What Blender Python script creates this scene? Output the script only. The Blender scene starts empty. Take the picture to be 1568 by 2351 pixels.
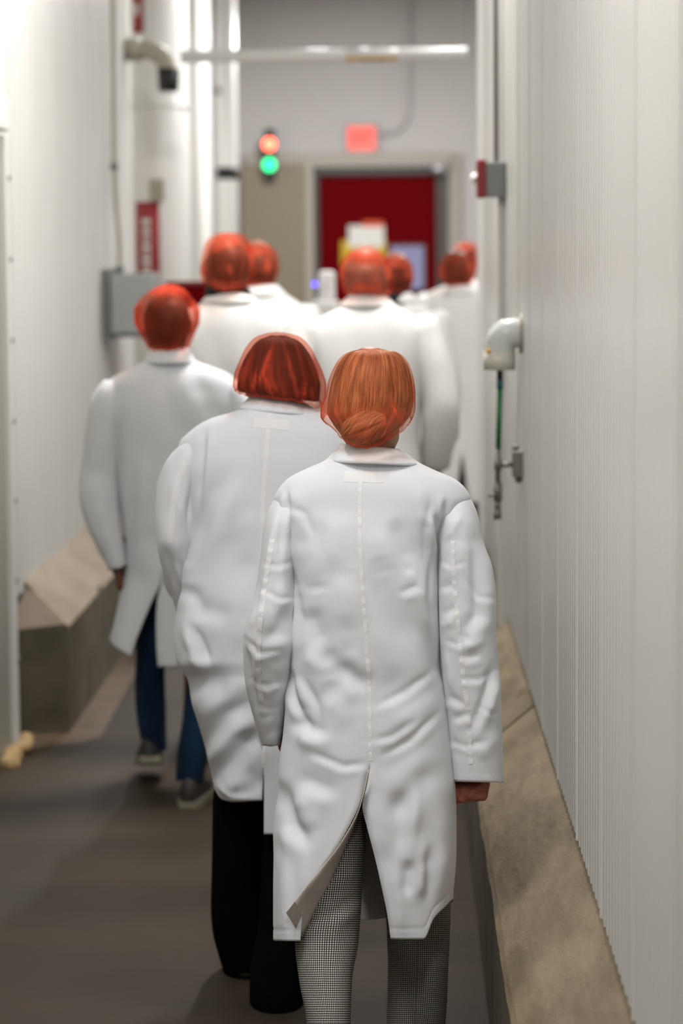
import bpy, bmesh, math, random
import numpy as np
from mathutils import Vector, Matrix
from mathutils.bvhtree import BVHTree

random.seed(7); np.random.seed(7)
SC = bpy.context.scene
COL = SC.collection

# ------------------------------------------------------------------ camera
FPX, CAMZ = 5800.0, 1.80            # focal length in pixels of the 1568x2351 frame, eye height
PITCH, YAW, ROLL = math.atan(554.7/FPX), math.atan(100.4/FPX), -0.008
CM = Matrix.Translation((0, 0, CAMZ)) @ Matrix.Rotation(YAW, 4, 'Z') @ Matrix.Rotation(math.pi/2-PITCH, 4, 'X') @ Matrix.Rotation(ROLL, 4, 'Z')
cd = bpy.data.cameras.new('camera'); cam = bpy.data.objects.new('camera', cd); COL.objects.link(cam)
cam.matrix_world = CM
cd.sensor_fit = 'HORIZONTAL'; cd.sensor_width = 24.0; cd.lens = FPX*24.0/1568.0
cd.clip_start = 0.05; cd.clip_end = 100
cd.dof.use_dof = True; cd.dof.focus_distance = 5.36; cd.dof.aperture_fstop = 2.8
SC.camera = cam
# ------------------------------------------------------------------ world, exposure
w = bpy.data.worlds.new('world'); SC.world = w; w.use_nodes = True
w.node_tree.nodes['Background'].inputs[0].default_value = (0.9, 0.92, 1.0, 1)
w.node_tree.nodes['Background'].inputs[1].default_value = 0.12
SC.view_settings.view_transform = 'Standard'; SC.view_settings.look = 'None'
SC.view_settings.exposure = 0.17; SC.view_settings.gamma = 1.0
SC.view_settings.use_curve_mapping = False
# ceiling lamps: (x, y, z, size_x, size_y, watts)
LAMPS = [(0.22, 0.3, 4.35, .16, 1.2, 66), (-0.68, 3.45, 4.35, .16, 1.2, 82), (0.0, 9.0, 4.35, .14, .7, 112),
         (-0.45, 15.9, 4.35, .16, 1.2, 92), (-0.2, 20.6, 4.35, .16, 1.2, 150), (1.7, 14.5, 4.35, .16, 1.2, 108)]

R3 = np.array([[CM[i][j] for j in range(3)] for i in range(3)])
def P(px, py, Y):
    """point of the place on the plane at distance Y along the corridor that sits at pixel (px,py)"""
    px = np.asarray(px, float); py = np.asarray(py, float); Y = np.asarray(Y, float)
    px, py, Y = np.broadcast_arrays(px, py, Y)
    d = np.stack([(px-784.0)/FPX, -(py-1175.5)/FPX, -np.ones_like(px)], -1) @ R3.T
    t = Y/d[..., 1]
    o = d*t[..., None]; o[..., 2] += CAMZ
    return o
def PV(px, py, Y): return Vector(P(px, py, Y).tolist())
def PX(p):
    """pixel of a point"""
    v = CM.inverted() @ Vector(p)
    return 784+FPX*v.x/-v.z, 1175.5-FPX*v.y/-v.z

# ------------------------------------------------------------------ materials
def mat(name, col, rough=.6, metal=0.0, spec=.5, noise=None, bump=None, emit=None, sheen=0):
    m = bpy.data.materials.new(name); m.use_nodes = True
    nt = m.node_tree; b = nt.nodes['Principled BSDF']
    b.inputs['Base Color'].default_value = (*col, 1); b.inputs['Roughness'].default_value = rough
    b.inputs['Metallic'].default_value = metal; b.inputs['Specular IOR Level'].default_value = spec
    if sheen: b.inputs['Sheen Weight'].default_value = sheen
    if emit: b.inputs['Emission Color'].default_value = (*emit[0], 1); b.inputs['Emission Strength'].default_value = emit[1]
    tc = nt.nodes.new('ShaderNodeTexCoord')
    if noise:   # (colour2, scale xyz, detail, low, high)
        c2, sc, det, lo, hi = noise
        mp = nt.nodes.new('ShaderNodeMapping'); mp.inputs['Scale'].default_value = sc
        n = nt.nodes.new('ShaderNodeTexNoise'); n.inputs['Scale'].default_value = 1; n.inputs['Detail'].default_value = det
        r = nt.nodes.new('ShaderNodeValToRGB'); r.color_ramp.elements[0].position = lo; r.color_ramp.elements[1].position = hi
        r.color_ramp.elements[0].color = (*col, 1); r.color_ramp.elements[1].color = (*c2, 1)
        L = nt.links.new
        L(tc.outputs['Object'], mp.inputs[0]); L(mp.outputs[0], n.inputs[0]); L(n.outputs['Fac'], r.inputs[0]); L(r.outputs[0], b.inputs['Base Color'])
    if bump:    # (scale xyz, strength, distance)
        sc, st, di = bump
        mp = nt.nodes.new('ShaderNodeMapping'); mp.inputs['Scale'].default_value = sc
        n = nt.nodes.new('ShaderNodeTexNoise'); n.inputs['Scale'].default_value = 1; n.inputs['Detail'].default_value = 4
        bu = nt.nodes.new('ShaderNodeBump'); bu.inputs['Strength'].default_value = st; bu.inputs['Distance'].default_value = di
        L = nt.links.new
        L(tc.outputs['Object'], mp.inputs[0]); L(mp.outputs[0], n.inputs[0]); L(n.outputs['Fac'], bu.inputs['Height']); L(bu.outputs[0], b.inputs['Normal'])
    return m
M = {}
M['panel'] = mat('white_coated_panel', (.66, .65, .62), .34, spec=.5, noise=((.60, .585, .55), (.6, .5, .9), 3, .35, .75))
M['panel_seam'] = mat('white_panel_lip', (.64, .63, .60), .35)
M['backing'] = mat('wall_backing', (.16, .14, .12), .8)
M['endwall'] = mat('grey_block_wall', (.60, .565, .56), .7, noise=((.54, .51, .505), (.5, .5, .5), 3, .3, .7))
M['ceiling'] = mat('ceiling_white', (.40, .39, .37), .8)
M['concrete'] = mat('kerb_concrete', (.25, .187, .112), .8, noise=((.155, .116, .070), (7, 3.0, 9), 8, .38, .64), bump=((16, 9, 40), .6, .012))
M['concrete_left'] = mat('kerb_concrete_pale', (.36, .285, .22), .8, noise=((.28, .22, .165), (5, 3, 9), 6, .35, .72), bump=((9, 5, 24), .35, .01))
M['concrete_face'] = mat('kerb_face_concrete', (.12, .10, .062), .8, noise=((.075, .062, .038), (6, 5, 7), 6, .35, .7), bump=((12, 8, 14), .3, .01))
M['floor'] = mat('floor_concrete', (.062, .045, .030), .58, spec=.16, noise=((.040, .030, .021), (1.3, 2.6, 1), 7, .32, .68), bump=((14, 30, 1), .12, .004))
M['floor_edge'] = mat('floor_rusty_edge', (.15, .095, .055), .6, noise=((.09, .062, .04), (6, 6, 6), 5, .3, .7))
M['foam'] = mat('expanding_foam', (.42, .28, .13), .9, bump=((40, 40, 40), .6, .01))
M['door_grey'] = mat('door_grey_green', (.30, .30, .25), .5)
M['white_paint'] = mat('white_paint', (.72, .71, .67), .4)
M['pipe_white'] = mat('pipe_white', (.82, .80, .77), .35)
M['pvc'] = mat('pvc_cream', (.62, .60, .52), .3)
M['pvc_white'] = mat('pvc_white', (.60, .62, .60), .25)
M['pipe_grey'] = mat('pipe_grey', (.36, .33, .26), .45)
M['steel'] = mat('steel', (.22, .20, .18), .45, metal=.4)
M['greybox'] = mat('box_grey', (.33, .34, .33), .5)
M['greybox_dark'] = mat('box_grey_dark', (.17, .18, .17), .5)
M['green'] = mat('hose_green', (.010, .15, .040), .35)
M['teal'] = mat('hose_teal', (.008, .10, .12), .4)
M['black'] = mat('black_plastic', (.012, .012, .011), .5)
M['dark'] = mat('dark_frame', (.07, .06, .055), .5)
M['red'] = mat('door_red', (.13, .0006, .002), .6, spec=.03)
M['redplate'] = mat('alarm_red', (.20, .006, .008), .4)
M['signred'] = mat('sign_red', (.36, .035, .04), .5)
M['tan'] = mat('tan_door', (.25, .205, .145), .5)
M['tan2'] = mat('tan_frame', (.42, .38, .33), .5)
M['yellow'] = mat('sign_yellow', (.62, .42, .02), .5)
M['amber'] = mat('label_amber', (.75, .42, .06), .5)
M['paper'] = mat('sign_white', (.80, .78, .74), .6)
M['orange'] = mat('sign_orange', (.75, .10, .03), .6)
M['chrome'] = mat('chrome', (.6, .6, .65), .3, metal=.8)
M['cloth'] = mat('white_coat_cloth', (.755, .765, .795), .85, spec=.2, sheen=.15, bump=((90, 90, 45), .10, .004))
M['cloth_far'] = mat('white_coat_cloth_bright', (.80, .79, .77), .85, spec=.2)
M['seam'] = mat('coat_seam_cloth', (.82, .815, .825), .85, spec=.2, bump=((120, 120, 160), .2, .003))
M['lining'] = mat('coat_facing_shaded', (.60, .55, .50), .85, spec=.2)  # inside of the coat; the shade on it is put into this darker colour
M['skin'] = mat('skin', (.40, .135, .085), .5, noise=((.30, .09, .055), (30, 30, 30), 3, .35, .7))
M['skin_dark'] = mat('skin_brown', (.16, .055, .03), .5)
M['skin_neck'] = mat('skin_tan', (.33, .19, .10), .5)
M['trousers_black'] = mat('trousers_black', (.0025, .0025, .0025), .95, spec=.04)
M['jeans'] = mat('denim', (.006, .022, .055), .8, spec=.2, noise=((.012, .045, .10), (9, 9, 5), 4, .4, .75))
M['trousers_grey'] = mat('trousers_khaki', (.12, .09, .06), .8)
M['shoe'] = mat('shoe_dark', (.035, .03, .027), .6)
M['sole'] = mat('shoe_sole', (.34, .31, .22), .6)
M['hairdark'] = mat('hair_dark', (.022, .010, .007), .75, noise=((.05, .022, .014), (60, 60, 6), 4, .3, .7))
M['hairbrown'] = mat('hair_brown', (.045, .02, .011), .5, noise=((.09, .045, .025), (50, 50, 8), 4, .3, .7))
M['shirt_black'] = mat('shirt_black', (.006, .006, .007), .9)
M['hair_grey'] = mat('hair_grey', (.12, .10, .09), .5, noise=((.20, .16, .14), (50, 50, 8), 4, .3, .7))
M['silver'] = mat('earring', (.8, .8, .8), .2, metal=1)

def emis(name, col, st):
    m = bpy.data.materials.new(name); m.use_nodes = True; nt = m.node_tree
    nt.nodes.remove(nt.nodes['Principled BSDF']); e = nt.nodes.new('ShaderNodeEmission')
    e.inputs[0].default_value = (*col, 1); e.inputs[1].default_value = st
    nt.links.new(e.outputs[0], nt.nodes['Material Output'].inputs[0]); return m
M['lamp_red'] = emis('lamp_red', (1, .13, .07), 6.0)
M['lamp_green'] = emis('lamp_green', (.03, .95, .30), 3.2)
M['lamp_violet'] = emis('lamp_violet', (.10, .07, 1), 4.5)
M['exit_face'] = emis('exit_face', (1, .20, .17), 1.25)
M['exit_letters'] = emis('exit_letters', (1, .045, .04), 1.1)
M['window_lit'] = emis('window_lit', (.42, .40, .62), .62)

def hair_blond():
    m = bpy.data.materials.new('hair_blond'); m.use_nodes = True; nt = m.node_tree; b = nt.nodes['Principled BSDF']; L = nt.links.new
    uv = nt.nodes.new('ShaderNodeUVMap'); mp = nt.nodes.new('ShaderNodeMapping'); mp.inputs['Scale'].default_value = (170, 3.0, 1)
    n = nt.nodes.new('ShaderNodeTexNoise'); n.inputs['Scale'].default_value = 1; n.inputs['Detail'].default_value = 5; n.inputs['Roughness'].default_value = .65
    r = nt.nodes.new('ShaderNodeValToRGB'); e = r.color_ramp.elements
    e[0].position = .32; e[0].color = (.11, .055, .025, 1); e[1].position = .70; e[1].color = (.85, .56, .29, 1)
    k = e.new(.47); k.color = (.48, .25, .10, 1)
    mp2 = nt.nodes.new('ShaderNodeMapping'); mp2.inputs['Scale'].default_value = (26, 1.6, 1)
    n2 = nt.nodes.new('ShaderNodeTexNoise'); n2.inputs['Scale'].default_value = 1; n2.inputs['Detail'].default_value = 3
    r2 = nt.nodes.new('ShaderNodeMapRange'); r2.inputs[1].default_value = .33; r2.inputs[2].default_value = .62; r2.inputs[3].default_value = .34; r2.inputs[4].default_value = 1.0
    mu = nt.nodes.new('ShaderNodeMix'); mu.data_type = 'RGBA'; mu.blend_type = 'MULTIPLY'; mu.inputs[0].default_value = 1
    L(uv.outputs[0], mp2.inputs[0]); L(mp2.outputs[0], n2.inputs[0]); L(n2.outputs['Fac'], r2.inputs[0]); L(r2.outputs[0], mu.inputs[7])
    L(uv.outputs[0], mp.inputs[0]); L(mp.outputs[0], n.inputs[0]); L(n.outputs['Fac'], r.inputs[0]); L(r.outputs[0], mu.inputs[6]); L(mu.outputs[2], b.inputs['Base Color'])
    bu = nt.nodes.new('ShaderNodeBump'); bu.inputs['Strength'].default_value = .5; bu.inputs['Distance'].default_value = .004
    L(n.outputs['Fac'], bu.inputs['Height']); L(bu.outputs[0], b.inputs['Normal'])
    b.inputs['Roughness'].default_value = .42
    return m
M['hairblond'] = hair_blond()

def net_mat(name, base, tint, col):
    """thin net: lets most light through, thread colour where threads lie close (vertex attribute 'dens')"""
    m = bpy.data.materials.new(name); m.use_nodes = True; nt = m.node_tree; L = nt.links.new
    b = nt.nodes['Principled BSDF']; b.inputs['Base Color'].default_value = (*col, 1); b.inputs['Roughness'].default_value = .9
    b.inputs['Specular IOR Level'].default_value = .05
    t = nt.nodes.new('ShaderNodeBsdfTransparent'); t.inputs[0].default_value = (*tint, 1)
    a = nt.nodes.new('ShaderNodeAttribute'); a.attribute_name = 'dens'
    ad = nt.nodes.new('ShaderNodeMath'); ad.operation = 'ADD'; ad.use_clamp = True; ad.inputs[1].default_value = base
    mx = nt.nodes.new('ShaderNodeMixShader')
    L(a.outputs['Fac'], ad.inputs[0]); L(ad.outputs[0], mx.inputs[0]); L(t.outputs[0], mx.inputs[1]); L(b.outputs[0], mx.inputs[2])
    L(mx.outputs[0], nt.nodes['Material Output'].inputs[0])
    return m
M['net'] = net_mat('hairnet_orange', .12, (.96, .76, .66), (.80, .10, .05))
M['net_dark'] = net_mat('hairnet_orange_fine', .10, (1.0, .68, .60), (.78, .085, .04))
M['net_far'] = net_mat('hairnet_orange_puffed', .13, (1.0, .66, .56), (.78, .125, .065))

def check_mat():
    m = bpy.data.materials.new('pin_check_cloth'); m.use_nodes = True; nt = m.node_tree; b = nt.nodes['Principled BSDF']; L = nt.links.new
    uv = nt.nodes.new('ShaderNodeUVMap')
    c = nt.nodes.new('ShaderNodeTexChecker'); c.inputs['Scale'].default_value = 1/.0044
    c.inputs['Color1'].default_value = (.010, .010, .009, 1); c.inputs['Color2'].default_value = (.62, .58, .53, 1)
    # pin check: light squares on a dark ground (both directions must be light)
    sx = nt.nodes.new('ShaderNodeSeparateXYZ'); L(uv.outputs[0], sx.inputs[0])
    outs = []
    for k in range(2):
        mu = nt.nodes.new('ShaderNodeMath'); mu.operation = 'MULTIPLY'; mu.inputs[1].default_value = 1/.0050
        fr = nt.nodes.new('ShaderNodeMath'); fr.operation = 'FRACT'
        gt = nt.nodes.new('ShaderNodeMath'); gt.operation = 'GREATER_THAN'; gt.inputs[1].default_value = .36
        L(sx.outputs[k], mu.inputs[0]); L(mu.outputs[0], fr.inputs[0]); L(fr.outputs[0], gt.inputs[0]); outs.append(gt)
    an = nt.nodes.new('ShaderNodeMath'); an.operation = 'MULTIPLY'; L(outs[0].outputs[0], an.inputs[0]); L(outs[1].outputs[0], an.inputs[1])
    mx = nt.nodes.new('ShaderNodeMix'); mx.data_type = 'RGBA'
    mx.inputs[6].default_value = (.012, .012, .010, 1); mx.inputs[7].default_value = (.66, .62, .56, 1)
    L(an.outputs[0], mx.inputs[0]); L(mx.outputs[2], b.inputs['Base Color'])
    nt.nodes.remove(c)
    b.inputs['Roughness'].default_value = .85; b.inputs['Specular IOR Level'].default_value = .2
    return m
M['check'] = check_mat()

# ------------------------------------------------------------------ helpers
def link(name, me, material=None, parent=None, smooth=False):
    o = bpy.data.objects.new(name, me); COL.objects.link(o)
    if material is not None and not me.materials: me.materials.append(M[material] if isinstance(material, str) else material)
    if smooth: me.polygons.foreach_set('use_smooth', [True]*len(me.polygons))
    if parent is not None: o.parent = parent; o.matrix_parent_inverse = parent.matrix_world.inverted()
    return o
def tag(o, label=None, cat=None, group=None, kind=None):
    if label: o['label'] = label
    if cat: o['category'] = cat
    if group: o['group'] = group
    if kind: o['kind'] = kind
    return o
def empty(name, loc):
    o = bpy.data.objects.new(name, None); COL.objects.link(o); o.location = loc; o.empty_display_size = .1
    bpy.context.view_layer.update(); return o
def mesh(name, v, f):
    me = bpy.data.meshes.new(name); me.from_pydata([tuple(map(float, a)) for a in v], [], [tuple(map(int, a)) for a in f]); me.update(); return me
def box_me(name, x0, x1, y0, y1, z0, z1, bev=0.0):
    bm = bmesh.new(); bmesh.ops.create_cube(bm, size=1)
    for v in bm.verts: v.co = Vector(((x0+x1)/2+v.co.x*(x1-x0), (y0+y1)/2+v.co.y*(y1-y0), (z0+z1)/2+v.co.z*(z1-z0)))
    if bev: bmesh.ops.bevel(bm, geom=bm.edges[:], offset=bev, segments=2, affect='EDGES', profile=.5)
    me = bpy.data.meshes.new(name); bm.to_mesh(me); bm.free(); return me
def box(name, x0, x1, y0, y1, z0, z1, m, parent=None, bev=0.0): return link(name, box_me(name, x0, x1, y0, y1, z0, z1, bev), m, parent)
def pbox(name, a, b, Y0, Y1, m, parent=None, bev=0.0):
    """box whose front (at Y0) covers pixels a..b"""
    p = P(a[0], a[1], Y0); q = P(b[0], b[1], Y0)
    return box(name, min(p[0], q[0]), max(p[0], q[0]), Y0, Y1, min(p[2], q[2]), max(p[2], q[2]), m, parent, bev)
def pchip(x, y):
    x = np.asarray(x, float); y = np.asarray(y, float); h = np.diff(x); d = np.diff(y)/h; n = len(x); s = np.zeros(n)
    if n == 2: s[:] = d[0]
    else:
        for i in range(1, n-1):
            if d[i-1]*d[i] > 0:
                w1 = 2*h[i]+h[i-1]; w2 = h[i]+2*h[i-1]; s[i] = (w1+w2)/(w1/d[i-1]+w2/d[i])
        s[0] = d[0]; s[-1] = d[-1]
    def f(t):
        t = np.clip(np.asarray(t, float), x[0], x[-1]); i = np.clip(np.searchsorted(x, t, side='right')-1, 0, n-2)
        u = (t-x[i])/h[i]; a = 2*u**3-3*u**2+1; b = u**3-2*u**2+u; c = -2*u**3+3*u**2; e = u**3-u**2
        return a*y[i]+b*h[i]*s[i]+c*y[i+1]+e*h[i]*s[i+1]
    return f
def vnoise(p, seed=0):
    """smooth value noise, p (...,3)"""
    p = np.asarray(p, float)+seed*17.31; i = np.floor(p).astype(np.int64); f = p-i; f = f*f*(3-2*f)
    def h(a):
        k = (a[..., 0]*374761393 + a[..., 1]*668265263 + a[..., 2]*2147483647) & 0xffffffff
        k = ((k ^ (k >> 13))*1274126177) & 0xffffffff
        return ((k ^ (k >> 16)) & 0xffff)/65535.0
    r = 0
    for dx in (0, 1):
        for dy in (0, 1):
            for dz in (0, 1):
                wgt = (f[..., 0] if dx else 1-f[..., 0])*(f[..., 1] if dy else 1-f[..., 1])*(f[..., 2] if dz else 1-f[..., 2])
                r = r+wgt*h(i+np.array([dx, dy, dz]))
    return r*2-1
FOLD = .82
def fold_field(folds, px, py, plain=False):
    """creases of a cloth: each (points, width_px, height_m); a crease that goes in has a soft swell along its lower side"""
    D = np.zeros_like(px)
    for pts, wd, am in folds:
        A = np.array(pts, float); n = len(A)-1
        seg = np.hypot(*np.diff(A, axis=0).T); cum = np.concatenate([[0], np.cumsum(seg)]); ln = cum[-1]
        if not plain:      # run the crease out a little at both ends
            A[0] -= (A[1]-A[0])/seg[0]*ln*.18; A[-1] += (A[-1]-A[-2])/seg[-1]*ln*.18
            seg = np.hypot(*np.diff(A, axis=0).T); cum = np.concatenate([[0], np.cumsum(seg)])
        flip = 1 if A[-1][0] >= A[0][0] else -1
        best = np.full(px.shape, 1e9); sg = np.zeros_like(px); ss = np.zeros_like(px)
        for k in range(n):
            a = A[k]; ab = A[k+1]-a; L2 = max((ab**2).sum(), 1e-6)
            t = np.clip(((px-a[0])*ab[0]+(py-a[1])*ab[1])/L2, 0, 1)
            ex_, ey_ = px-(a[0]+t*ab[0]), py-(a[1]+t*ab[1]); dd = np.hypot(ex_, ey_)
            side = np.sign(ab[0]*ey_-ab[1]*ex_)*flip
            m_ = dd < best; best = np.where(m_, dd, best); sg = np.where(m_, dd*side, sg); ss = np.where(m_, (cum[k]+t*seg[k])/cum[-1], ss)
        if plain:
            tq = np.clip(np.minimum(ss, 1-ss)/.4, 0, 1); D = D+am*np.exp(-(best/wd)**2)*tq*tq*(3-2*tq); continue
        tp = np.clip(np.minimum(ss, 1-ss)/.35, 0, 1); tp = tp*tp*(3-2*tp); w_ = wd*(1.0 if wd <= 10 else 1.22)
        pr = np.exp(-(sg/w_)**2)
        if am < 0: pr = pr-.55*np.exp(-((sg-1.7*w_)/(1.3*w_))**2)
        D = D+am*FOLD*min(1, .35+ln/140)*tp*pr
    return D
def grid_faces(m, n, wrap):
    F = []; nn = n
    for i in range(m-1):
        for j in range(n if wrap else n-1):
            k = (j+1) % n
            F.append((i*nn+j, i*nn+k, (i+1)*nn+k, (i+1)*nn+j))
    return F
def normals(G, wrap=True):
    du = np.roll(G, -1, 1)-np.roll(G, 1, 1)
    if not wrap: du = np.gradient(G, axis=1)
    dv = np.gradient(G, axis=0); N = np.cross(dv, du); L = np.linalg.norm(N, axis=-1, keepdims=True); return N/np.maximum(L, 1e-9)
def loft(name, Y, rows, m=60, n=64, p=.85, q=.85, hem=None, topf=None, slit=None, folds=(), rough=(0, 1), seed=0, close_top=False, close_bot=False,
         material=None, parent=None, solid=0.0, uvscale=None, extra=None, wave=None, capf=1.0):
    """Tube given by its left and right edges at heights: rows (py, xl, xr, half_depth, y_shift). The angle runs from the back centre over the
    right side and the front to the left side."""
    rows = [r if len(r) == 5 else (*r, 0.0) for r in rows]
    R = np.array(rows, float); fy = [pchip(R[:, 0], R[:, k]) for k in range(1, 5)]
    ncol = n+1 if slit else n
    ang = np.linspace(0, 2*math.pi, n+1)[:ncol]
    top = np.full(ncol, R[0, 0]); bot = np.full(ncol, R[-1, 0])
    if hem: H = np.array(hem, float); bot = pchip(H[:, 0], H[:, 1])(np.degrees(ang))
    if topf: H = np.array(topf, float); top = np.interp(np.degrees(ang), H[:, 0], H[:, 1])
    v = np.linspace(0, 1, m)
    if close_top: v = v**1.6*.7+v*.3
    py = top[None]+(bot-top)[None]*v[:, None]
    xl, xr, hd, yc = (f(py) for f in fy)
    sx = np.sin(ang); cx = np.cos(ang)
    ex = np.sign(sx)*np.abs(sx)**p; ey = np.sign(cx)*np.abs(cx)**q
    ex = np.broadcast_to(ex, py.shape); ey = np.broadcast_to(ey, py.shape)
    mid = (xl+xr)/2; px = mid+(xr-xl)/2*ex
    if slit:
        S = np.array(slit, float); sl = pchip(S[:, 0], S[:, 1])(py); sr = pchip(S[:, 0], S[:, 2])(py)
        back = ey > 0
        pr = sr+(xr-sr)*np.abs(ex); pl = sl+(xl-sl)*np.abs(ex)
        px = np.where(back & (np.arange(ncol)[None] < n/2), pr, np.where(back, pl, px))
    Yv = Y+yc-hd*ey
    G = P(px, py, Yv)
    N = normals(G, wrap=not slit)
    D = np.zeros(px.shape)
    bw = np.clip(ey*2.2+.35, 0, 1)
    if folds: D += fold_field(folds, px, py)*bw
    if rough[0]: 
        q3 = G/rough[1]; q3 = q3*np.array([1, 1, .6])
        a_ = .55; u_ = q3[..., 0]*math.cos(a_)+q3[..., 2]*math.sin(a_); w_ = -q3[..., 0]*math.sin(a_)+q3[..., 2]*math.cos(a_)
        dr = np.stack([u_*1.6, q3[..., 1]*.6, w_*.38], -1); dr2 = np.stack([(u_*.2-w_)*1.5, q3[..., 1]*.6, u_*.4], -1)
        D += rough[0]*(.8*vnoise(dr, seed)+.35*vnoise(dr2*.8, seed+3)+.3*vnoise(q3*np.array([2.6, 1, .5]), seed+6))
    if wave: D += wave(px, py, ang[None]+0*px, v[:, None]+0*px)
    if extra is not None: G = G+extra(px, py, ex, ey)
    G = G+N*D[..., None]
    V = G.reshape(-1, 3).tolist(); F = grid_faces(m, ncol, not slit)
    if slit:   # weld the back seam above the vent
        vent = slit_top(slit)
        F2 = []
        for f in F:
            f = list(f)
            for a in range(4):
                i, j = divmod(f[a], ncol)
                if j == ncol-1 and py[i, 0] <= vent: f[a] = i*ncol
            F2.append(tuple(f))
        F = F2
    if close_top:
        c = G[0].mean(0)+np.array([0, 0, .002]); V.append(c.tolist()); k = len(V)-1
        F += [(k, (j+1) % ncol, j) for j in range(ncol)]
    if close_bot:
        c = G[-1].mean(0); V.append(c.tolist()); k = len(V)-1; b = (m-1)*ncol
        F += [(k, b+j, b+(j+1) % ncol) for j in range(ncol)]
    me = mesh(name, V, F)
    if uvscale is not None:
        uvl = me.uv_layers.new(name='UVMap')
        if uvscale == 'unit':
            U = np.broadcast_to(ang/(2*math.pi), px.shape).ravel(); W = np.broadcast_to(v[:, None], px.shape).ravel()
        else:
            mi = m//2; seg = np.linalg.norm(np.diff(np.concatenate([G[mi], G[mi][:1]]), axis=0), axis=1)
            cu = np.concatenate([[0], np.cumsum(seg)])[:ncol]
            U = np.broadcast_to(cu, px.shape).ravel()
            ln = np.linalg.norm(np.diff(G.mean(1), axis=0), axis=1); W = np.repeat(np.concatenate([[0], np.cumsum(ln)]), ncol)
            full = cu[-1]+seg[-1]
        nv = m*ncol
        for poly in me.polygons:
            us = []
            for li in poly.loop_indices:
                vi = me.loops[li].vertex_index
                us.append((U[vi], W[vi]) if vi < nv else (U[0], 0))
            mxu = max(a[0] for a in us); per = 1.0 if uvscale == 'unit' else full
            for li, (a, b) in zip(poly.loop_indices, us):
                if mxu-a > per*.5: a += per
                uvl.data[li].uv = (a, b)
    o = link(name, me, material, parent, smooth=True)
    # keep faces pointing outwards
    bm = bmesh.new(); bm.from_mesh(me); bmesh.ops.recalc_face_normals(bm, faces=bm.faces[:]) if (close_top and close_bot) else None
    if not (close_top and close_bot):
        ce = Vector(G.mean((0, 1)).tolist()); s = 0.0
        for f in bm.faces: s += f.normal.dot(f.calc_center_median()-ce)*f.calc_area()
        if s < 0: bmesh.ops.reverse_faces(bm, faces=bm.faces[:])
    bm.to_mesh(me); bm.free()
    if solid:
        md = o.modifiers.new('thickness', 'SOLIDIFY'); md.thickness = solid; md.offset = -1
    return o, (px, py, G)
def slit_top(s):
    t = [r[0] for r in s if abs(r[1]-r[2]) < 1.5]; return max(t)+.5
def sweep(name, pts, material, parent, n=18, per=5, close=True, solid=0, rough=(0, 1), seed=0, flat=1.0):
    """tube along points (x, y, z, r)"""
    A = np.array(pts, float); k = np.arange(len(A)); t = np.linspace(0, len(A)-1, (len(A)-1)*per+1)
    C = np.stack([pchip(k, A[:, c])(t) for c in range(4)], 1); T = np.gradient(C[:, :3], axis=0); T /= np.linalg.norm(T, axis=1, keepdims=True)
    ref = np.array([0, 1.0, 0]) if abs(T[:, 1]).mean() < .7 else np.array([0, 0, 1.0])
    rows = []
    for c, tt in zip(C, T):
        a = np.cross(tt, ref); a /= np.linalg.norm(a); b = np.cross(tt, a)
        an = np.linspace(0, 2*math.pi, n, endpoint=False)
        rows.append(c[:3]+c[3]*(np.cos(an)[:, None]*a+flat*np.sin(an)[:, None]*b))
    G = np.array(rows)
    if rough[0]: G = G+normals(G)*(rough[0]*vnoise(G/rough[1], seed))[..., None]
    V = G.reshape(-1, 3).tolist(); m = len(C); F = grid_faces(m, n, True)
    if close:
        V += [C[0, :3].tolist(), C[-1, :3].tolist()]
        F += [(m*n, (j+1) % n, j) for j in range(n)]+[(m*n+1, (m-1)*n+j, (m-1)*n+(j+1) % n) for j in range(n)]
    me = mesh(name, V, F)
    bm = bmesh.new(); bm.from_mesh(me); bmesh.ops.recalc_face_normals(bm, faces=bm.faces[:]); bm.to_mesh(me); bm.free()
    o = link(name, me, material, parent, smooth=True)
    if solid: md = o.modifiers.new('thickness', 'SOLIDIFY'); md.thickness = solid; md.offset = 0
    return o
def cyl(name, a, b, r, material, parent=None, n=24, r2=None):
    a = Vector(a); b = Vector(b); d = b-a; bm = bmesh.new()
    bmesh.ops.create_cone(bm, cap_ends=True, segments=n, radius1=r, radius2=r if r2 is None else r2, depth=d.length)
    bmesh.ops.transform(bm, verts=bm.verts, matrix=Matrix.Translation((a+b)/2) @ d.to_track_quat('Z', 'Y').to_matrix().to_4x4())
    me = bpy.data.meshes.new(name); bm.to_mesh(me); bm.free()
    for p in me.polygons: p.use_smooth = len(p.vertices) == 4
    return link(name, me, material, parent)
def ball(name, c, r, material, parent=None, sc=(1, 1, 1)):
    bm = bmesh.new(); bmesh.ops.create_uvsphere(bm, u_segments=24, v_segments=14, radius=r)
    for v in bm.verts: v.co = Vector((c[0]+v.co.x*sc[0], c[1]+v.co.y*sc[1], c[2]+v.co.z*sc[2]))
    me = bpy.data.meshes.new(name); bm.to_mesh(me); bm.free(); return link(name, me, material, parent, smooth=True)

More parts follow.
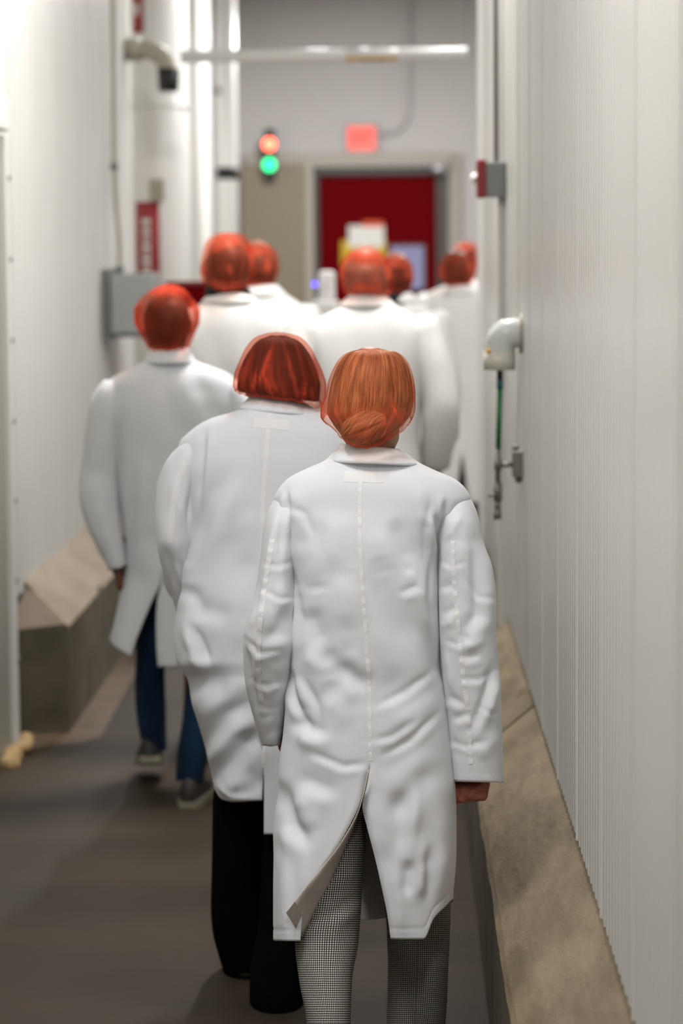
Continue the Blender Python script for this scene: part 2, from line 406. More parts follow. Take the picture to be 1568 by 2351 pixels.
# ------------------------------------------------------------------ the corridor
XR, XL, XL2, H = .43, -1.42, -1.66, 4.5       # right wall, left wall, recessed left wall, ceiling
YR, YS, YE = 11.6, 14.3, 24.0                  # end of the right wall, step of the left wall, end wall
tag(box('floor', -2.4, 3.2, -4, 24.3, -.12, 0, 'floor'), 'dull brown-grey concrete floor of the corridor', kind='structure')
tag(box('ceiling', -2.4, 3.2, -4, 24.3, H, H+.1, 'ceiling'), 'pale ceiling above the corridor', kind='structure')
XR0, RANG = .381, -.0062                      # the right wall runs very slightly outwards
wr = tag(box('wall_right', XR0+.022, XR0+.12, -4, YR, 0, H, 'backing'), 'white ribbed panel wall on the right', kind='structure')
wl = tag(box('wall_left', XL-.12, XL-.022, -4, YS, 0, H, 'backing'), 'white panel wall on the left', kind='structure')
tag(box('wall_left_recessed', XL2-.1, XL2, YS, YE+.2, 0, H, 'white_paint'), 'recessed left wall behind the white pipes', kind='structure')
tag(box('wall_left_return', XL2, XL-.12, YS-.1, YS, 0, H, 'white_paint'), 'short return of the left wall', kind='structure')
tag(box('wall_end', -2.4, 3.2, YE, YE+.2, 0, H, 'endwall'), 'grey end wall above the red door', kind='structure')
tag(box('wall_right_far', 3.1, 3.2, YR, YE, 0, H, 'white_paint'), 'far right wall of the wider end room', kind='structure')
tag(box('wall_right_return', XR+.12, 3.2, YR-.1, YR, 0, H, 'white_paint'), 'wall return at the end of the ribbed wall', kind='structure')
tag(box('wall_back', -2.4, 3.2, -4.1, -4, 0, H, 'white_paint'), 'white wall closing the corridor behind the viewer', kind='structure')

def panel_mesh(width, ribs, depth, z0, z1):
    """ribbed sheet in the plane x=0 facing -x, running along +y"""
    prof = [(0, 0.010), (.002, -.003), (.009, -.003), (.011, 0)]
    pitch = (width-.014)/ribs
    for k in range(ribs):
        y = .013+k*pitch
        prof += [(y+.004, 0), (y+pitch*.56, 0), (y+pitch*.66, depth), (y+pitch*.90, depth)]
    prof += [(width-.0015, 0), (width-.001, .010)]
    V = [(x, y, z0) for y, x in prof]+[(x, y, z1) for y, x in prof]; n = len(prof)
    return mesh('ribbed_panel', V, [(i, i+1, n+i+1, n+i) for i in range(n-1)])
PW = .664
pm = panel_mesh(PW, 10, .0090, .558, H); pm.materials.append(M['panel'])
y = 5.425-9*PW; k = 0
while y < 9.0:
    o = link('wall_panel', pm, None, wr); o.location = (XR0, y, 0); y += PW
yend = y
pm2 = mesh('smooth_panel', [(0, 0, .565), (0, YR-yend, .565), (0, YR-yend, H), (0, 0, H), (.02, 0, .565), (.02, YR-yend, .565), (.02, YR-yend, H), (.02, 0, H)],
           [(0, 1, 2, 3), (0, 4, 5, 1), (0, 3, 7, 4), (1, 5, 6, 2)]); pm2.materials.append(M['panel_seam'])
o = link('wall_panel', pm2, None, wr); o.location = (XR0, yend, 0)
tr3 = tag(box('trim_3', XR0-.030, XR0+.01, 9.08, 9.30, .5, H, 'panel_seam', None, .006), 'white upright cover strip on the right wall', kind='structure')
box('corner_strip', XR0-.022, XR0+.015, YR-.06, YR+.005, .5, H, 'panel_seam', wr, .004)
pml = pm.copy()
y = YS-PW
while y > -4.0:
    o = link('wall_panel', pml, None, wl); o.scale = (-1, 1, 1); o.location = (XL, y, 0); y -= PW

def kerb(name, segs, side, xf, h, xw, hw, material, hip=None, parent=None):
    """concrete kerb with a sloping top against a wall"""
    par = None
    for si, (ya, yb) in enumerate(segs):
        ny = max(3, int((yb-ya)/.06)); ys = np.linspace(ya, yb, ny)
        prof = [(xf, 0), (xf, h*.5), (xf, h-.012), (xf+side*.010, h+.004), (xf+side*(abs(xw-xf)*.35), h+(hw-h)*.35), (xf+side*(abs(xw-xf)*.7), h+(hw-h)*.7), (xw, hw), (xw+side*.03, hw+.02)]
        V = []
        for yy in ys:
            for k, (px, pz) in enumerate(prof):
                a = 0 if k in (0, 7) else .004*vnoise(np.array([yy*5, k*.8, si*3.0]), 4)+.003*vnoise(np.array([yy*17, k*1.8, si*3.0]), 9)
                e = 0
                yv = yy
                if hip and abs(yy-ya) < .001 and k >= 3: yv = yy+hip*(k-3)/4.0
                V.append((px+a*.6, yv, max(pz+a+e, 0)))
        n = len(prof); F = [(i*n+j, i*n+j+1, (i+1)*n+j+1, (i+1)*n+j) for i in range(ny-1) for j in range(n-1)]
        b = len(V)
        # end faces
        F.append(tuple(range(n))[:4]+(b,)); 
        e0 = (xw+side*.03, ya, h-.02); e1 = (xw+side*.03, ya, 0); V += [e0, e1]
        F[-1] = (0, 1, 2, 3, b, b+1)
        F.append((3, 4, 5, 6, 7, b))
        c = len(V); V += [(xw+side*.03, yb, 0)]; F.append(tuple((ny-1)*n+j for j in range(n))+(c,))
        me = mesh('kerb', V, F); bm = bmesh.new(); bm.from_mesh(me); bmesh.ops.recalc_face_normals(bm, faces=bm.faces[:])
        bm.to_mesh(me); bm.free()
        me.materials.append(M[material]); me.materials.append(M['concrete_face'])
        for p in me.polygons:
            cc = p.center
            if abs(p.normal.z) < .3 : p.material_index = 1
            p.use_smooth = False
        if par is None: par = link(name, me); 
        else: link('kerb_segment', me, None, par)
    return par
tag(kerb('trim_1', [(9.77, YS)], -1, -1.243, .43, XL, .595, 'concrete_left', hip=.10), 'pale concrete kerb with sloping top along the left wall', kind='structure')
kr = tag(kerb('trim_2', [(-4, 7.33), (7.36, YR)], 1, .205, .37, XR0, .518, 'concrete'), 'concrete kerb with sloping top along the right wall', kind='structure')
for o in (wr, tr3, kr): o.rotation_euler.z = RANG
# rusty strip of floor along the left kerb
tag(link('floor_edge_stain', mesh('floor_edge', [(-1.42, 9.42, .002), (-1.17, 9.55, .002), (-1.11, 9.68, .002), (-1.16, YS, .002), (-1.42, YS, .002)], [(0, 1, 2, 3, 4)]), 'floor_edge'),
    'rust-stained floor strip along the left kerb', kind='structure')

# ------------------------------------------------------------------ left door edge with foam
d1 = tag(box('door_1', XL-.02, XL+.012, 7.0, 9.355, .04, 2.27, 'door_grey', None, .004), 'grey door edge at the far left', kind='structure')
box('edge_strip', XL-.02, XL+.032, 9.355, 9.43, .03, 2.31, 'white_paint', d1, .004)
box('header', XL-.02, XL+.05, 8.5, 9.34, 2.315, 2.43, 'white_paint', d1, .01)
for k in range(7):
    cyl('bolt', (XL+.03, 9.415, .35+k*.3), (XL+.04, 9.415, .35+k*.3), .010, 'greybox_dark', d1, 10)
fo = sweep('foam_bead', [(XL+.03, 9.05, .0, .03), (XL+.04, 9.17, .02, .035), (XL+.035, 9.27, .02, .03), (XL+.06, 9.37, .02, .028), (XL+.05, 9.45, .05, .02)], 'foam', None, rough=(.012, .03), n=20, per=8)
tag(fo, 'tan foam bead at the foot of the grey door edge', 'foam')

# ------------------------------------------------------------------ end wall
ew = YE
def ez(px, py, Y=ew): return P(px, py, Y)
lint = pbox('door_header', (560, 352), (1035, 382), ew-.12, ew, 'tan2'); tag(lint, 'beige lintel above the red door', kind='structure')
tag(pbox('trim_4', (1022, 352), (1062, 1062), ew-.06, ew, 'tan2'), 'beige upright beside the red door', kind='structure')
dr = empty('door_2', P(866, 1050, ew-.06).tolist()); tag(dr, 'dark red door at the end of the corridor', kind='structure')
p0 = P(733, 405, ew-.08); p1 = P(1000, 405, ew-.08)
box('door_leaf', p0[0], p1[0], ew-.08, ew-.03, .01, p0[2], 'red', dr, .004)
box('frame_side', p0[0]-.13, p0[0]-.005, ew-.14, ew-.001, 0, p0[2]+.09, 'dark', dr, .004)
box('frame_side', p1[0]+.005, p1[0]+.10, ew-.14, ew-.001, 0, p0[2]+.09, 'dark', dr, .004)
box('frame_head', p0[0]-.004, p1[0]+.004, ew-.14, ew-.001, p0[2]+.01, p0[2]+.09, 'dark', dr, .004)
wv = pbox('door_window', (898, 566), (972, 662), ew-.094, ew-.082, 'window_lit', dr)
q0 = P(898, 566, ew-.1); q1 = P(972, 662, ew-.1)
for nm, a in (('window_bead', (q0[0]-.02, q1[0]+.02, q0[2], q0[2]+.02)), ('window_bead', (q0[0]-.02, q1[0]+.02, q1[2]-.02, q1[2])),
              ('window_bead', (q0[0]-.02, q0[0], q1[2], q0[2])), ('window_bead', (q1[0], q1[0]+.02, q1[2], q0[2]))):
    box(nm, a[0], a[1], ew-.10, ew-.082, a[2], a[3], 'dark', dr)
ball('door_closer', P(1008, 388, ew-.2).tolist(), .055, 'chrome', dr, (1.2, 1, 1))
s1 = empty('door_sign', P(840, 560, ew-.09).tolist())
pbox('white_sheet', (800, 518), (882, 566), ew-.092, ew-.083, 'paper', s1)
pbox('orange_strip', (832, 508), (880, 520), ew-.093, ew-.083, 'orange', s1)
pbox('yellow_sheet', (783, 552), (886, 612), ew-.089, ew-.083, 'yellow', s1)
tag(s1, 'white and yellow notice taped to the red door', 'sign')
# tan sliding leaf left of the red door
td = empty('door_3', P(628, 1050, ew-.2).tolist()); tag(td, 'tan metal leaf left of the red door', kind='structure')
a = P(552, 378, ew-.2); b = P(700, 378, ew-.2)
box('leaf', a[0], b[0], ew-.2, ew-.13, .01, a[2], 'tan', td, .006)
box('edge_strip', b[0]+.002, b[0]+.075, ew-.21, ew-.13, .01, a[2], 'tan2', td, .004)
box('lower_sheet', a[0]+.03, b[0]-.03, ew-.206, ew-.2, .05, .9, 'tan', td, .003)
# exit sign
ex = empty('exit_sign', P(829, 318, ew-.05).tolist()); tag(ex, 'small red glowing exit sign above the red door', 'sign')
pbox('housing', (792, 285), (868, 350), ew-.10, ew, 'greybox', ex, .01)
pbox('face', (797, 290), (863, 345), ew-.106, ew-.1, 'exit_face', ex)
c = bpy.data.curves.new('letters', 'FONT'); c.body = 'EXIT'; c.align_x = 'CENTER'; c.align_y = 'CENTER'; c.size = .17; c.extrude = .002
t = bpy.data.objects.new('tmp', c); COL.objects.link(t); t.location = PV(830, 317, ew-.109); t.rotation_euler = (math.pi/2, 0, 0); t.scale = (.62, 1, 1)
bpy.context.view_layer.update()
me = bpy.data.meshes.new_from_object(t.evaluated_get(bpy.context.evaluated_depsgraph_get())); me.transform(t.matrix_world); bpy.data.objects.remove(t)
me.materials.clear(); link('letters', me, 'exit_letters', ex)
cp = [P(*q, ew-.04).tolist()+[.022] for q in ((868, 305), (900, 303), (925, 285), (937, 245), (938, 120), (938, -60))]
tag(sweep('conduit', cp, 'endwall', None, n=12), 'thin grey conduit rising from the exit sign', 'conduit')
# two-lamp signal
tl = empty('signal_light', P(618, 400, ew-.3).tolist()); tag(tl, 'two-lamp signal, red above green, beside the tan door leaf', 'signal light')
pbox('housing', (606, 296), (632, 412), ew-.30, ew-.2, 'black', tl, .012)
for nm, py, m_ in (('red_lamp', 331, 'lamp_red'), ('green_lamp', 378, 'lamp_green')):
    q = P(618.5, py, ew-.31); ball(nm, q.tolist(), .058, m_, tl, (1, .6, 1)); cyl('bezel', (q[0], ew-.315, q[2]), (q[0], ew-.29, q[2]), .070, 'black', tl)

# ------------------------------------------------------------------ left wall: pipes, box, elbow
def vpipe(name, px, Y, r, label, z0=0.0, z1=H, m_='pipe_white', cat='pipe'):
    q = P(px, 620, Y); e = empty(name, (q[0], Y, z0)); tag(e, label, cat)
    cyl('pipe_run', (q[0], Y, z0), (q[0], Y, z1), r, m_, e, 40); return e, q[0]
e, x = vpipe('wide_pipe', 371, 15.0, .172, 'wide white upright pipe with red markers beside the grey box')
for z in (.9, 2.75, 4.2): cyl('pipe_band', (x, 15, z), (x, 15, z+.03), .176, 'pipe_white', e, 40)
def wrap(name, x, Y, r, a0, a1, z0, z1, m_, parent, n=14):
    V = []; 
    for k in range(n+1):
        a = math.radians(a0+(a1-a0)*k/n); V += [(x+r*math.sin(a), Y-r*math.cos(a), z0), (x+r*math.sin(a), Y-r*math.cos(a), z1)]
    o = link(name, mesh(name, V, [(2*k, 2*k+2, 2*k+3, 2*k+1) for k in range(n)]), m_, parent, smooth=True)
    md = o.modifiers.new('t', 'SOLIDIFY'); md.thickness = .002; md.offset = 1; return o
za = P(345, 640, 14.85)[2]; zb = P(345, 463, 14.85)[2]
wrap('red_marker', x, 15, .1735, -52, 2, za-.06, zb, 'signred', e)
for k, (g0, g1) in enumerate(((.05, .12), (.15, .20), (.24, .33), (.37, .42), (.46, .55), (.60, .66), (.71, .80), (.85, .95))):
    hh = zb-za; wrap('white_letter_mark', x, 15, .1765, -34, -16, za+hh*g0*.82, za+hh*g1*.82, 'paper', e, 6)
za2 = P(330, 75, 14.85)[2]
wrap('red_marker', x, 15, .1735, -52, -24, za2, H-.02, 'signred', e)
for k in range(6): wrap('white_letter_mark', x, 15, .1765, -44, -33, za2+.1+k*.11, za2+.17+k*.11, 'paper', e, 6)
pbox('valve_tag', (343, 412), (376, 462), 14.80, 14.826, 'pipe_grey', e)
e2, x2 = vpipe('upright_pipe', 472, 17.2, .050, 'thin white upright pipe behind the tall man')
for z in (1.2, 3.2): cyl('pipe_band', (x2, 17.2, z), (x2, 17.2, z+.03), .054, 'pipe_white', e2)
e3, x3 = vpipe('upright_duct', 525, 19.4, .078, 'white upright pipe with a black collar near the tan door leaf')
zc = P(525, 398, 19.4)[2]; cyl('black_collar', (x3, 19.4, zc-.045), (x3, 19.4, zc+.045), .086, 'black', e3)
zq = P(500, 207, 19.3)[2]; ball('clamp', (x3-.07, 19.33, zq), .03, 'greybox', e3)
# dark red cabinet behind
cb = empty('red_cabinet', (P(430, 648, 13.3)[0], 13.3, 0)); tag(cb, 'dark red cabinet standing behind the tall man', 'cabinet')
a = P(384, 648, 13.2); b = P(500, 648, 13.2)
box('cabinet_body', a[0], b[0], 13.2, 13.55, 0, a[2]-.02, 'red', cb, .008); box('cabinet_top', a[0]-.01, b[0]+.01, 13.19, 13.56, a[2]-.019, a[2]+.005, 'redplate', cb, .004)
# grey elbow with black cap
el = empty('capped_elbow_pipe', P(305, 120, 14.1).tolist()); tag(el, 'grey pipe elbow with black cap on the left wall', 'pipe')
pts = [P(*q, 14.1).tolist()+[.053] for q in ((302, 114), (330, 113), (358, 120), (378, 140), (386, 165))]
sweep('elbow', pts, 'pipe_grey', el, n=24)
q = P(312, 114, 14.1); cyl('wall_flange', (XL+.005, 14.1, q[2]), (q[0]+.03, 14.1, q[2]), .064, 'pipe_grey', el)
q = P(387, 158, 14.1); r = P(387, 210, 14.1); cyl('black_cap', r.tolist(), q.tolist(), .055, 'black', el, r2=.063)
# horizontal white pipe with label
hp = empty('cross_pipe', P(740, 125, 13.5).tolist()); tag(hp, 'white pipe crossing the corridor overhead with yellow label', 'pipe')
Yp = 13.5; pa = P(415, 131, Yp); pb = P(1072, 122, Yp)
cyl('pipe_run', pa.tolist(), pb.tolist(), .033, 'pipe_white', hp)
for t_ in (.04, .97):
    q = pa+(pb-pa)*t_; cyl('hanger_rod', (q[0], q[1], q[2]+.03), (q[0], q[1], H), .002, 'endwall', hp, 8)
l0 = P(795, 125.5, Yp); l1 = P(912, 124, Yp); cyl('yellow_label', l0.tolist(), l1.tolist(), .0335, 'pipe_white', hp)
def under(name, pA, pB, r, a0, a1, m_, parent):
    pA = np.array(pA); pB = np.array(pB); V = []; n = 10
    for k in range(n+1):
        a = math.radians(a0+(a1-a0)*k/n); off = np.array([0, -r*math.cos(a), -r*math.sin(a)]); V += [(pA+off).tolist(), (pB+off).tolist()]
    o = link(name, mesh(name, V, [(2*k, 2*k+1, 2*k+3, 2*k+2) for k in range(n)]), m_, parent, smooth=True); return o
under('yellow_band', l0, l1, .0345, 25, 150, 'amber', hp)
lm = l0+(l1-l0)*.3; ln = l0+(l1-l0)*.75; under('label_text_bar', lm, ln, .0350, 55, 85, 'dark', hp)
# electrical box with conduit
eb = empty('electrical_box', P(300, 765, 12.8).tolist()); tag(eb, 'grey electrical box on the left wall above the short-haired man', 'electrical box')
a = P(255, 627, 12.7); b = P(352, 766, 12.7)
box('enclosure', XL+.05, b[0], 12.7, 13.1, b[2], a[2], 'greybox', eb, .008)
box('mount_rail', XL+.002, XL+.049, 12.74, 12.80, b[2]-.03, a[2]+.02, 'greybox_dark', eb); box('mount_rail', XL+.002, XL+.049, 13.0, 13.06, b[2]-.03, a[2]+.02, 'greybox_dark', eb)
box('lower_trim', XL+.05, b[0], 12.72, 13.08, b[2]-.018, b[2]-.002, 'greybox_dark', eb)
cp = [P(*q, 12.85).tolist()+[.012] for q in ((258, -40), (260, 200), (262, 380), (266, 470), (274, 560), (275, 626))]
cd_ = sweep('wall_conduit', cp, 'pipe_grey', None, n=12); tag(cd_, 'thin conduit running down to the grey electrical box', 'conduit')
q = P(262, 382, 12.85); ball('coupling', q.tolist(), .024, 'greybox_dark', cd_); q = P(275, 618, 12.85); ball('coupling', q.tolist(), .026, 'greybox_dark', cd_, (1, 1, .8))
# dispenser with violet lamp
ds = empty('dispenser_stand', (P(745, 700, 15.2)[0], 15.2, 0)); tag(ds, 'white dispenser stand with violet lamp near the tan door leaf', 'dispenser')
q = P(742, 690, 15.2)
cyl('post', (q[0], 15.2, .03), (q[0], 15.2, 1.5), .025, 'paper', ds); cyl('foot', (q[0], 15.2, 0), (q[0], 15.2, .03), .17, 'paper', ds)
a = P(716, 742, 15.1); b = P(778, 690, 15.1); box('tray', a[0], b[0], 15.08, 15.25, a[2], b[2], 'paper', ds, .02)
a = P(732, 690, 15.1); b = P(768, 622, 15.1); box('bottle_head', a[0], b[0], 15.12, 15.22, a[2], b[2], 'paper', ds, .02)
ball('violet_lamp', P(722, 652, 15.05).tolist(), .012, 'lamp_violet', ds); box('lamp_arm', P(722, 652, 15.1)[0]-.004, a[0]+.01, 15.07, 15.13, P(722, 656, 15.1)[2]-.004, P(722, 656, 15.1)[2]+.006, 'paper', ds)

# ------------------------------------------------------------------ right wall: alarm and drain
al = empty('alarm_box', P(1135, 410, 9.0).tolist()); tag(al, 'red and grey alarm with white lamp on the right wall', 'alarm')
Ya = 9.0
a = P(1116, 372, Ya); b = P(1154, 452, Ya); box('back_box', a[0], XR+.006, Ya, Ya+.075, b[2], a[2], 'greybox_dark', al, .004)
a = P(1095, 366, Ya); b = P(1117, 454, Ya); box('red_plate', a[0], b[0], Ya-.004, Ya+.09, b[2], a[2], 'redplate', al, .008)
ball('lamp_lens', P(1089, 409, Ya+.035).tolist(), .019, 'paper', al, (.8, 1.3, 1))
cc = tag(cyl('alarm_conduit', P(1139, 374, Ya+.03).tolist(), (P(1139, 374, Ya+.03)[0], Ya+.03, H-.01), .0085, 'steel'), 'thin dark conduit rising from the red alarm', 'conduit')
dp = empty('drain_drop', P(1150, 1000, 7.87).tolist()); tag(dp, 'white pipe elbow with green hose and valve on the right wall', 'pipe drop')
Yd = 7.87
pts = [P(*q, Yd).tolist()+[r_] for q, r_ in (((1199, 765), .047), ((1183, 764), .047), ((1164, 768), .048), ((1151, 782), .048), ((1147, 803), .047), ((1147, 815), .047))]
sweep('elbow', pts, 'pvc_white', dp, n=28)
q = P(1196, 765, Yd); cyl('wall_flange', (q[0]-.006, Yd, q[2]), (XR+.004, Yd, q[2]), .062, 'pipe_grey', dp, 32)
q = P(1147, 806, Yd); r = P(1146.5, 849, Yd); cyl('socket', r.tolist(), q.tolist(), .0500, 'pvc', dp, 32)
q = P(1120, 806, Yd-.04); ball('orange_dot', q.tolist(), .008, 'amber', dp)
def vt(name, y0, y1, px0, px1, r0, m_, r1=None): return cyl(name, P(px1, y1, Yd).tolist(), P(px0, y0, Yd).tolist(), r0, m_, dp, 20, r1)
vt('hose_top', 845, 872, 1147.5, 1147.5, .0095, 'black'); vt('teal_sleeve', 872, 892, 1147.5, 1147.5, .0105, 'teal')
vt('green_hose', 892, 1030, 1147.5, 1144, .0088, 'green'); vt('steel_pipe', 1030, 1110, 1144, 1142.5, .0085, 'steel'); vt('tee', 1052, 1080, 1143.5, 1143, .012, 'steel')
vt('valve_body', 1106, 1150, 1142.5, 1143, .0135, 'steel'); vt('valve_neck', 1148, 1172, 1143, 1142, .010, 'steel'); vt('outlet', 1168, 1192, 1142, 1142, .0125, 'steel')
cyl('tee_arm', P(1143, 1068, Yd).tolist(), P(1182, 1066, Yd).tolist(), .008, 'steel', dp)
cyl('valve_handle', P(1143, 1136, Yd).tolist(), P(1121, 1138, Yd).tolist(), .005, 'steel', dp)
a = P(1176, 1034, Yd); b = P(1190, 1096, Yd); box('wall_bracket', a[0], XR+.003, Yd-.03, Yd+.03, b[2], a[2], 'steel', dp, .006)
ball('bracket_screw', P(1184, 1028, Yd).tolist(), .011, 'steel', dp); ball('bracket_screw', P(1190, 1102, Yd).tolist(), .011, 'steel', dp)

# ------------------------------------------------------------------ ceiling lamps
for i, (x, y, z, sx, sy, wt) in enumerate(LAMPS):
    e = empty('ceiling_light', (x, y, z+.13))
    tag(e, ['long white ceiling light by the right wall near the viewer', 'long white ceiling light nearest the corridor entrance', 'long white ceiling light above the middle of the group', 'long white ceiling light past the cross pipe',
            'long white ceiling light nearest the end wall', 'long white ceiling light over the room on the right'][i], 'ceiling light')
    box('housing', x-sx/2-.02, x+sx/2+.02, y-sy/2-.02, y+sy/2+.02, z+.03, z+.10, 'white_paint', e, .01)
    cyl('hanger', (x, y-sy/3, z+.10), (x, y-sy/3, H-.001), .008, 'steel', e, 10); cyl('hanger', (x, y+sy/3, z+.10), (x, y+sy/3, H-.001), .008, 'steel', e, 10)
    ld = bpy.data.lights.new('tube', 'AREA'); ld.shape = 'RECTANGLE'; ld.size = sx; ld.size_y = sy; ld.energy = wt; ld.color = (1.0, .995, .985)
    lo = bpy.data.objects.new('tube', ld); COL.objects.link(lo); lo.location = (x, y, z); lo.parent = e; lo.matrix_parent_inverse = e.matrix_world.inverted()

# ------------------------------------------------------------------ people
def capsule(p0, r0, p1, r1, n=14, k=5):
    p0 = np.array(p0, float); p1 = np.array(p1, float); d = p1-p0; L = np.linalg.norm(d); d = d/max(L, 1e-9)
    a = np.cross(d, [0, 1, 0]) if abs(d[1]) < .9 else np.cross(d, [1, 0, 0]); a /= np.linalg.norm(a); b = np.cross(d, a)
    rings = []
    for i in range(1, k+1): t = math.pi/2*(1-i/k); rings.append((p0-d*r0*math.sin(t), r0*math.cos(t)))
    for i in range(k): t = math.pi/2*i/k; rings.append((p1+d*r1*math.sin(t), r1*math.cos(t)))
    an = np.linspace(0, 2*math.pi, n, endpoint=False); V = [p0-d*r0]
    for c, r in rings: V += list(c+r*(np.cos(an)[:, None]*a+np.sin(an)[:, None]*b))
    V.append(p1+d*r1); F = []
    m = len(rings)
    F += [(0, 1+(j+1) % n, 1+j) for j in range(n)]
    for i in range(m-1): F += [(1+i*n+j, 1+i*n+(j+1) % n, 1+(i+1)*n+(j+1) % n, 1+(i+1)*n+j) for j in range(n)]
    e = 1+(m-1)*n; F += [(len(V)-1, e+j, e+(j+1) % n) for j in range(n)]
    return V, F
def ellipsoid(c, r, n=18, k=12):
    V = []; F = []
    for i in range(k+1):
        t = math.pi*i/k
        for j in range(n): a = 2*math.pi*j/n; V.append((c[0]+r[0]*math.sin(t)*math.cos(a), c[1]+r[1]*math.sin(t)*math.sin(a), c[2]+r[2]*math.cos(t)))
    for i in range(k):
        for j in range(n): F.append((i*n+j, i*n+(j+1) % n, (i+1)*n+(j+1) % n, (i+1)*n+j))
    return V, F
def fuse(name, parts, voxel, material, smooth=2, origin=None):
    """one continuous skin over overlapping limbs"""
    V = []; F = []
    for v, f in parts:
        b = len(V); V += [tuple(map(float, q)) for q in v]; F += [tuple(b+i for i in q) for q in f]
    me = mesh('tmp', V, F); o = bpy.data.objects.new('tmp', me); COL.objects.link(o)
    bm = bmesh.new(); bm.from_mesh(me); bmesh.ops.remove_doubles(bm, verts=bm.verts[:], dist=1e-6); bmesh.ops.recalc_face_normals(bm, faces=bm.faces[:]); bm.to_mesh(me); bm.free()
    md = o.modifiers.new('r', 'REMESH'); md.mode = 'VOXEL'; md.voxel_size = voxel
    ms = o.modifiers.new('s', 'SMOOTH'); ms.iterations = smooth; ms.factor = .5
    bpy.context.view_layer.update(); out = bpy.data.meshes.new_from_object(o.evaluated_get(bpy.context.evaluated_depsgraph_get()))
    bpy.data.objects.remove(o); out.name = name
    if origin is not None: out.transform(Matrix.Translation(-Vector(origin)))
    p = link(name, out, material, None, smooth=True)
    if origin is not None: p.location = origin; bpy.context.view_layer.update()
    return p
def hand(W, d, wd, nr, s=1.0, curl=(55, 65, 40), thumb=True):
    """palm and five fingers; d points to the fingertips, wd to the thumb side, nr is where the palm looks"""
    W, d, wd, nr = (np.array(a, float) for a in (W, d, wd, nr)); d /= np.linalg.norm(d); wd = wd-d*wd.dot(d); wd /= np.linalg.norm(wd); nr = np.cross(d, wd)*np.sign(np.dot(np.cross(d, wd), nr))
    parts = [capsule(W-d*.03*s, .024*s, W+d*.015*s, .024*s)]
    for k, (off, ml, ls, r) in enumerate(((.029, .080, (.040, .026, .020), .0092), (.0095, .083, (.045, .029, .021), .0096), (-.0095, .078, (.041, .027, .020), .0092), (-.028, .070, (.032, .021, .017), .0082))):
        a = W+wd*off*.7*s; kn = W+d*ml*s+wd*off*s
        parts.append(capsule(a, .0145*s, kn, .0125*s)); p = kn; ang = 0
        for L, c in zip(ls, curl):
            ang += math.radians(c*(1+.06*k)); v = d*math.cos(ang)+nr*math.sin(ang); q = p+v*L*s; parts.append(capsule(p, r*s, q, r*.92*s)); p = q
    b = W+wd*.022*s+d*.02*s; m1 = b+(wd*.55+d*.7+nr*.45)*.038*s; m2 = m1+(d*.70+nr*.65-wd*.25)*.034*s; m3 = m2+(d*.6+nr*.5-wd*.65)*.024*s
    parts += [capsule(b, .015*s, m1, .012*s), capsule(m1, .0105*s, m2, .0098*s), capsule(m2, .0098*s, m3, .0085*s)]
    return parts
def head_parts(c, s=1.0, tilt=0):
    """skull, jaw, face looking along +y; c is the middle of the head"""
    x, y, z = c
    P_ = [ellipsoid((x, y-.012*s, z+.022*s), (.074*s, .092*s, .090*s)), ellipsoid((x, y+.030*s, z-.035*s), (.060*s, .062*s, .080*s)),
          ellipsoid((x, y+.055*s, z-.085*s), (.036*s, .034*s, .028*s)), capsule((x, y+.088*s, z+.012*s), .010*s, (x, y+.108*s, z-.028*s), .013*s),
          capsule((x-.028*s, y+.080*s, z+.028*s), .012*s, (x+.028*s, y+.080*s, z+.028*s), .012*s), capsule((x-.020*s, y+.082*s, z-.058*s), .009*s, (x+.020*s, y+.082*s, z-.058*s), .009*s)]
    for sx in (-1, 1):
        P_ += [capsule((x+sx*.074*s, y+.002*s, z+.012*s), .013*s, (x+sx*.073*s, y-.004*s, z-.030*s), .010*s), ellipsoid((x+sx*.030*s, y+.078*s, z+.006*s), (.014*s, .012*s, .009*s))]
    return P_
def body(name, Y, X, Ht, headc, neckb, sh, arms, legs, material, voxel=.009, hs=1.0, hipw=.085, lean=0.0, extra=()):
    """arms: (shoulder, elbow, wrist, hand parts); legs: (hip, knee, ankle, toe)"""
    parts = head_parts(headc, hs)+list(extra)
    hc = np.array(headc, float); nb = np.array(neckb, float)
    parts.append(capsule(hc+np.array([0, -.015, -.06]), .050, nb, .056))
    pel = np.array([X, Y, (legs[0][0][2]+legs[1][0][2])/2])
    parts += [capsule(nb+np.array([0, 0, -.12]), .085, pel+np.array([0, 0, .12]), .085), capsule(nb+np.array([-.06, 0, -.10]), .06, pel+np.array([-.05, 0, .05]), .08),
              capsule(nb+np.array([.06, 0, -.10]), .06, pel+np.array([.05, 0, .05]), .08), capsule(nb+np.array([0, 0, .0]), .055, nb+np.array([0, 0, -.1]), .08)]
    for (s, e, w_, hp) in arms:
        parts += [capsule(nb+np.array([0, 0, -.08]), .05, s, .036), capsule(s, .036, e, .032), capsule(e, .034, w_, .024)]+list(hp)
    for (h, k, a, t) in legs:
        parts += [capsule(pel, .085, h, .078), capsule(h, .070, k, .046), capsule(k, .046, a, .034), capsule(a, .034, t, .026)]
    return fuse(name, parts, voxel, material, origin=(X, Y, 0))
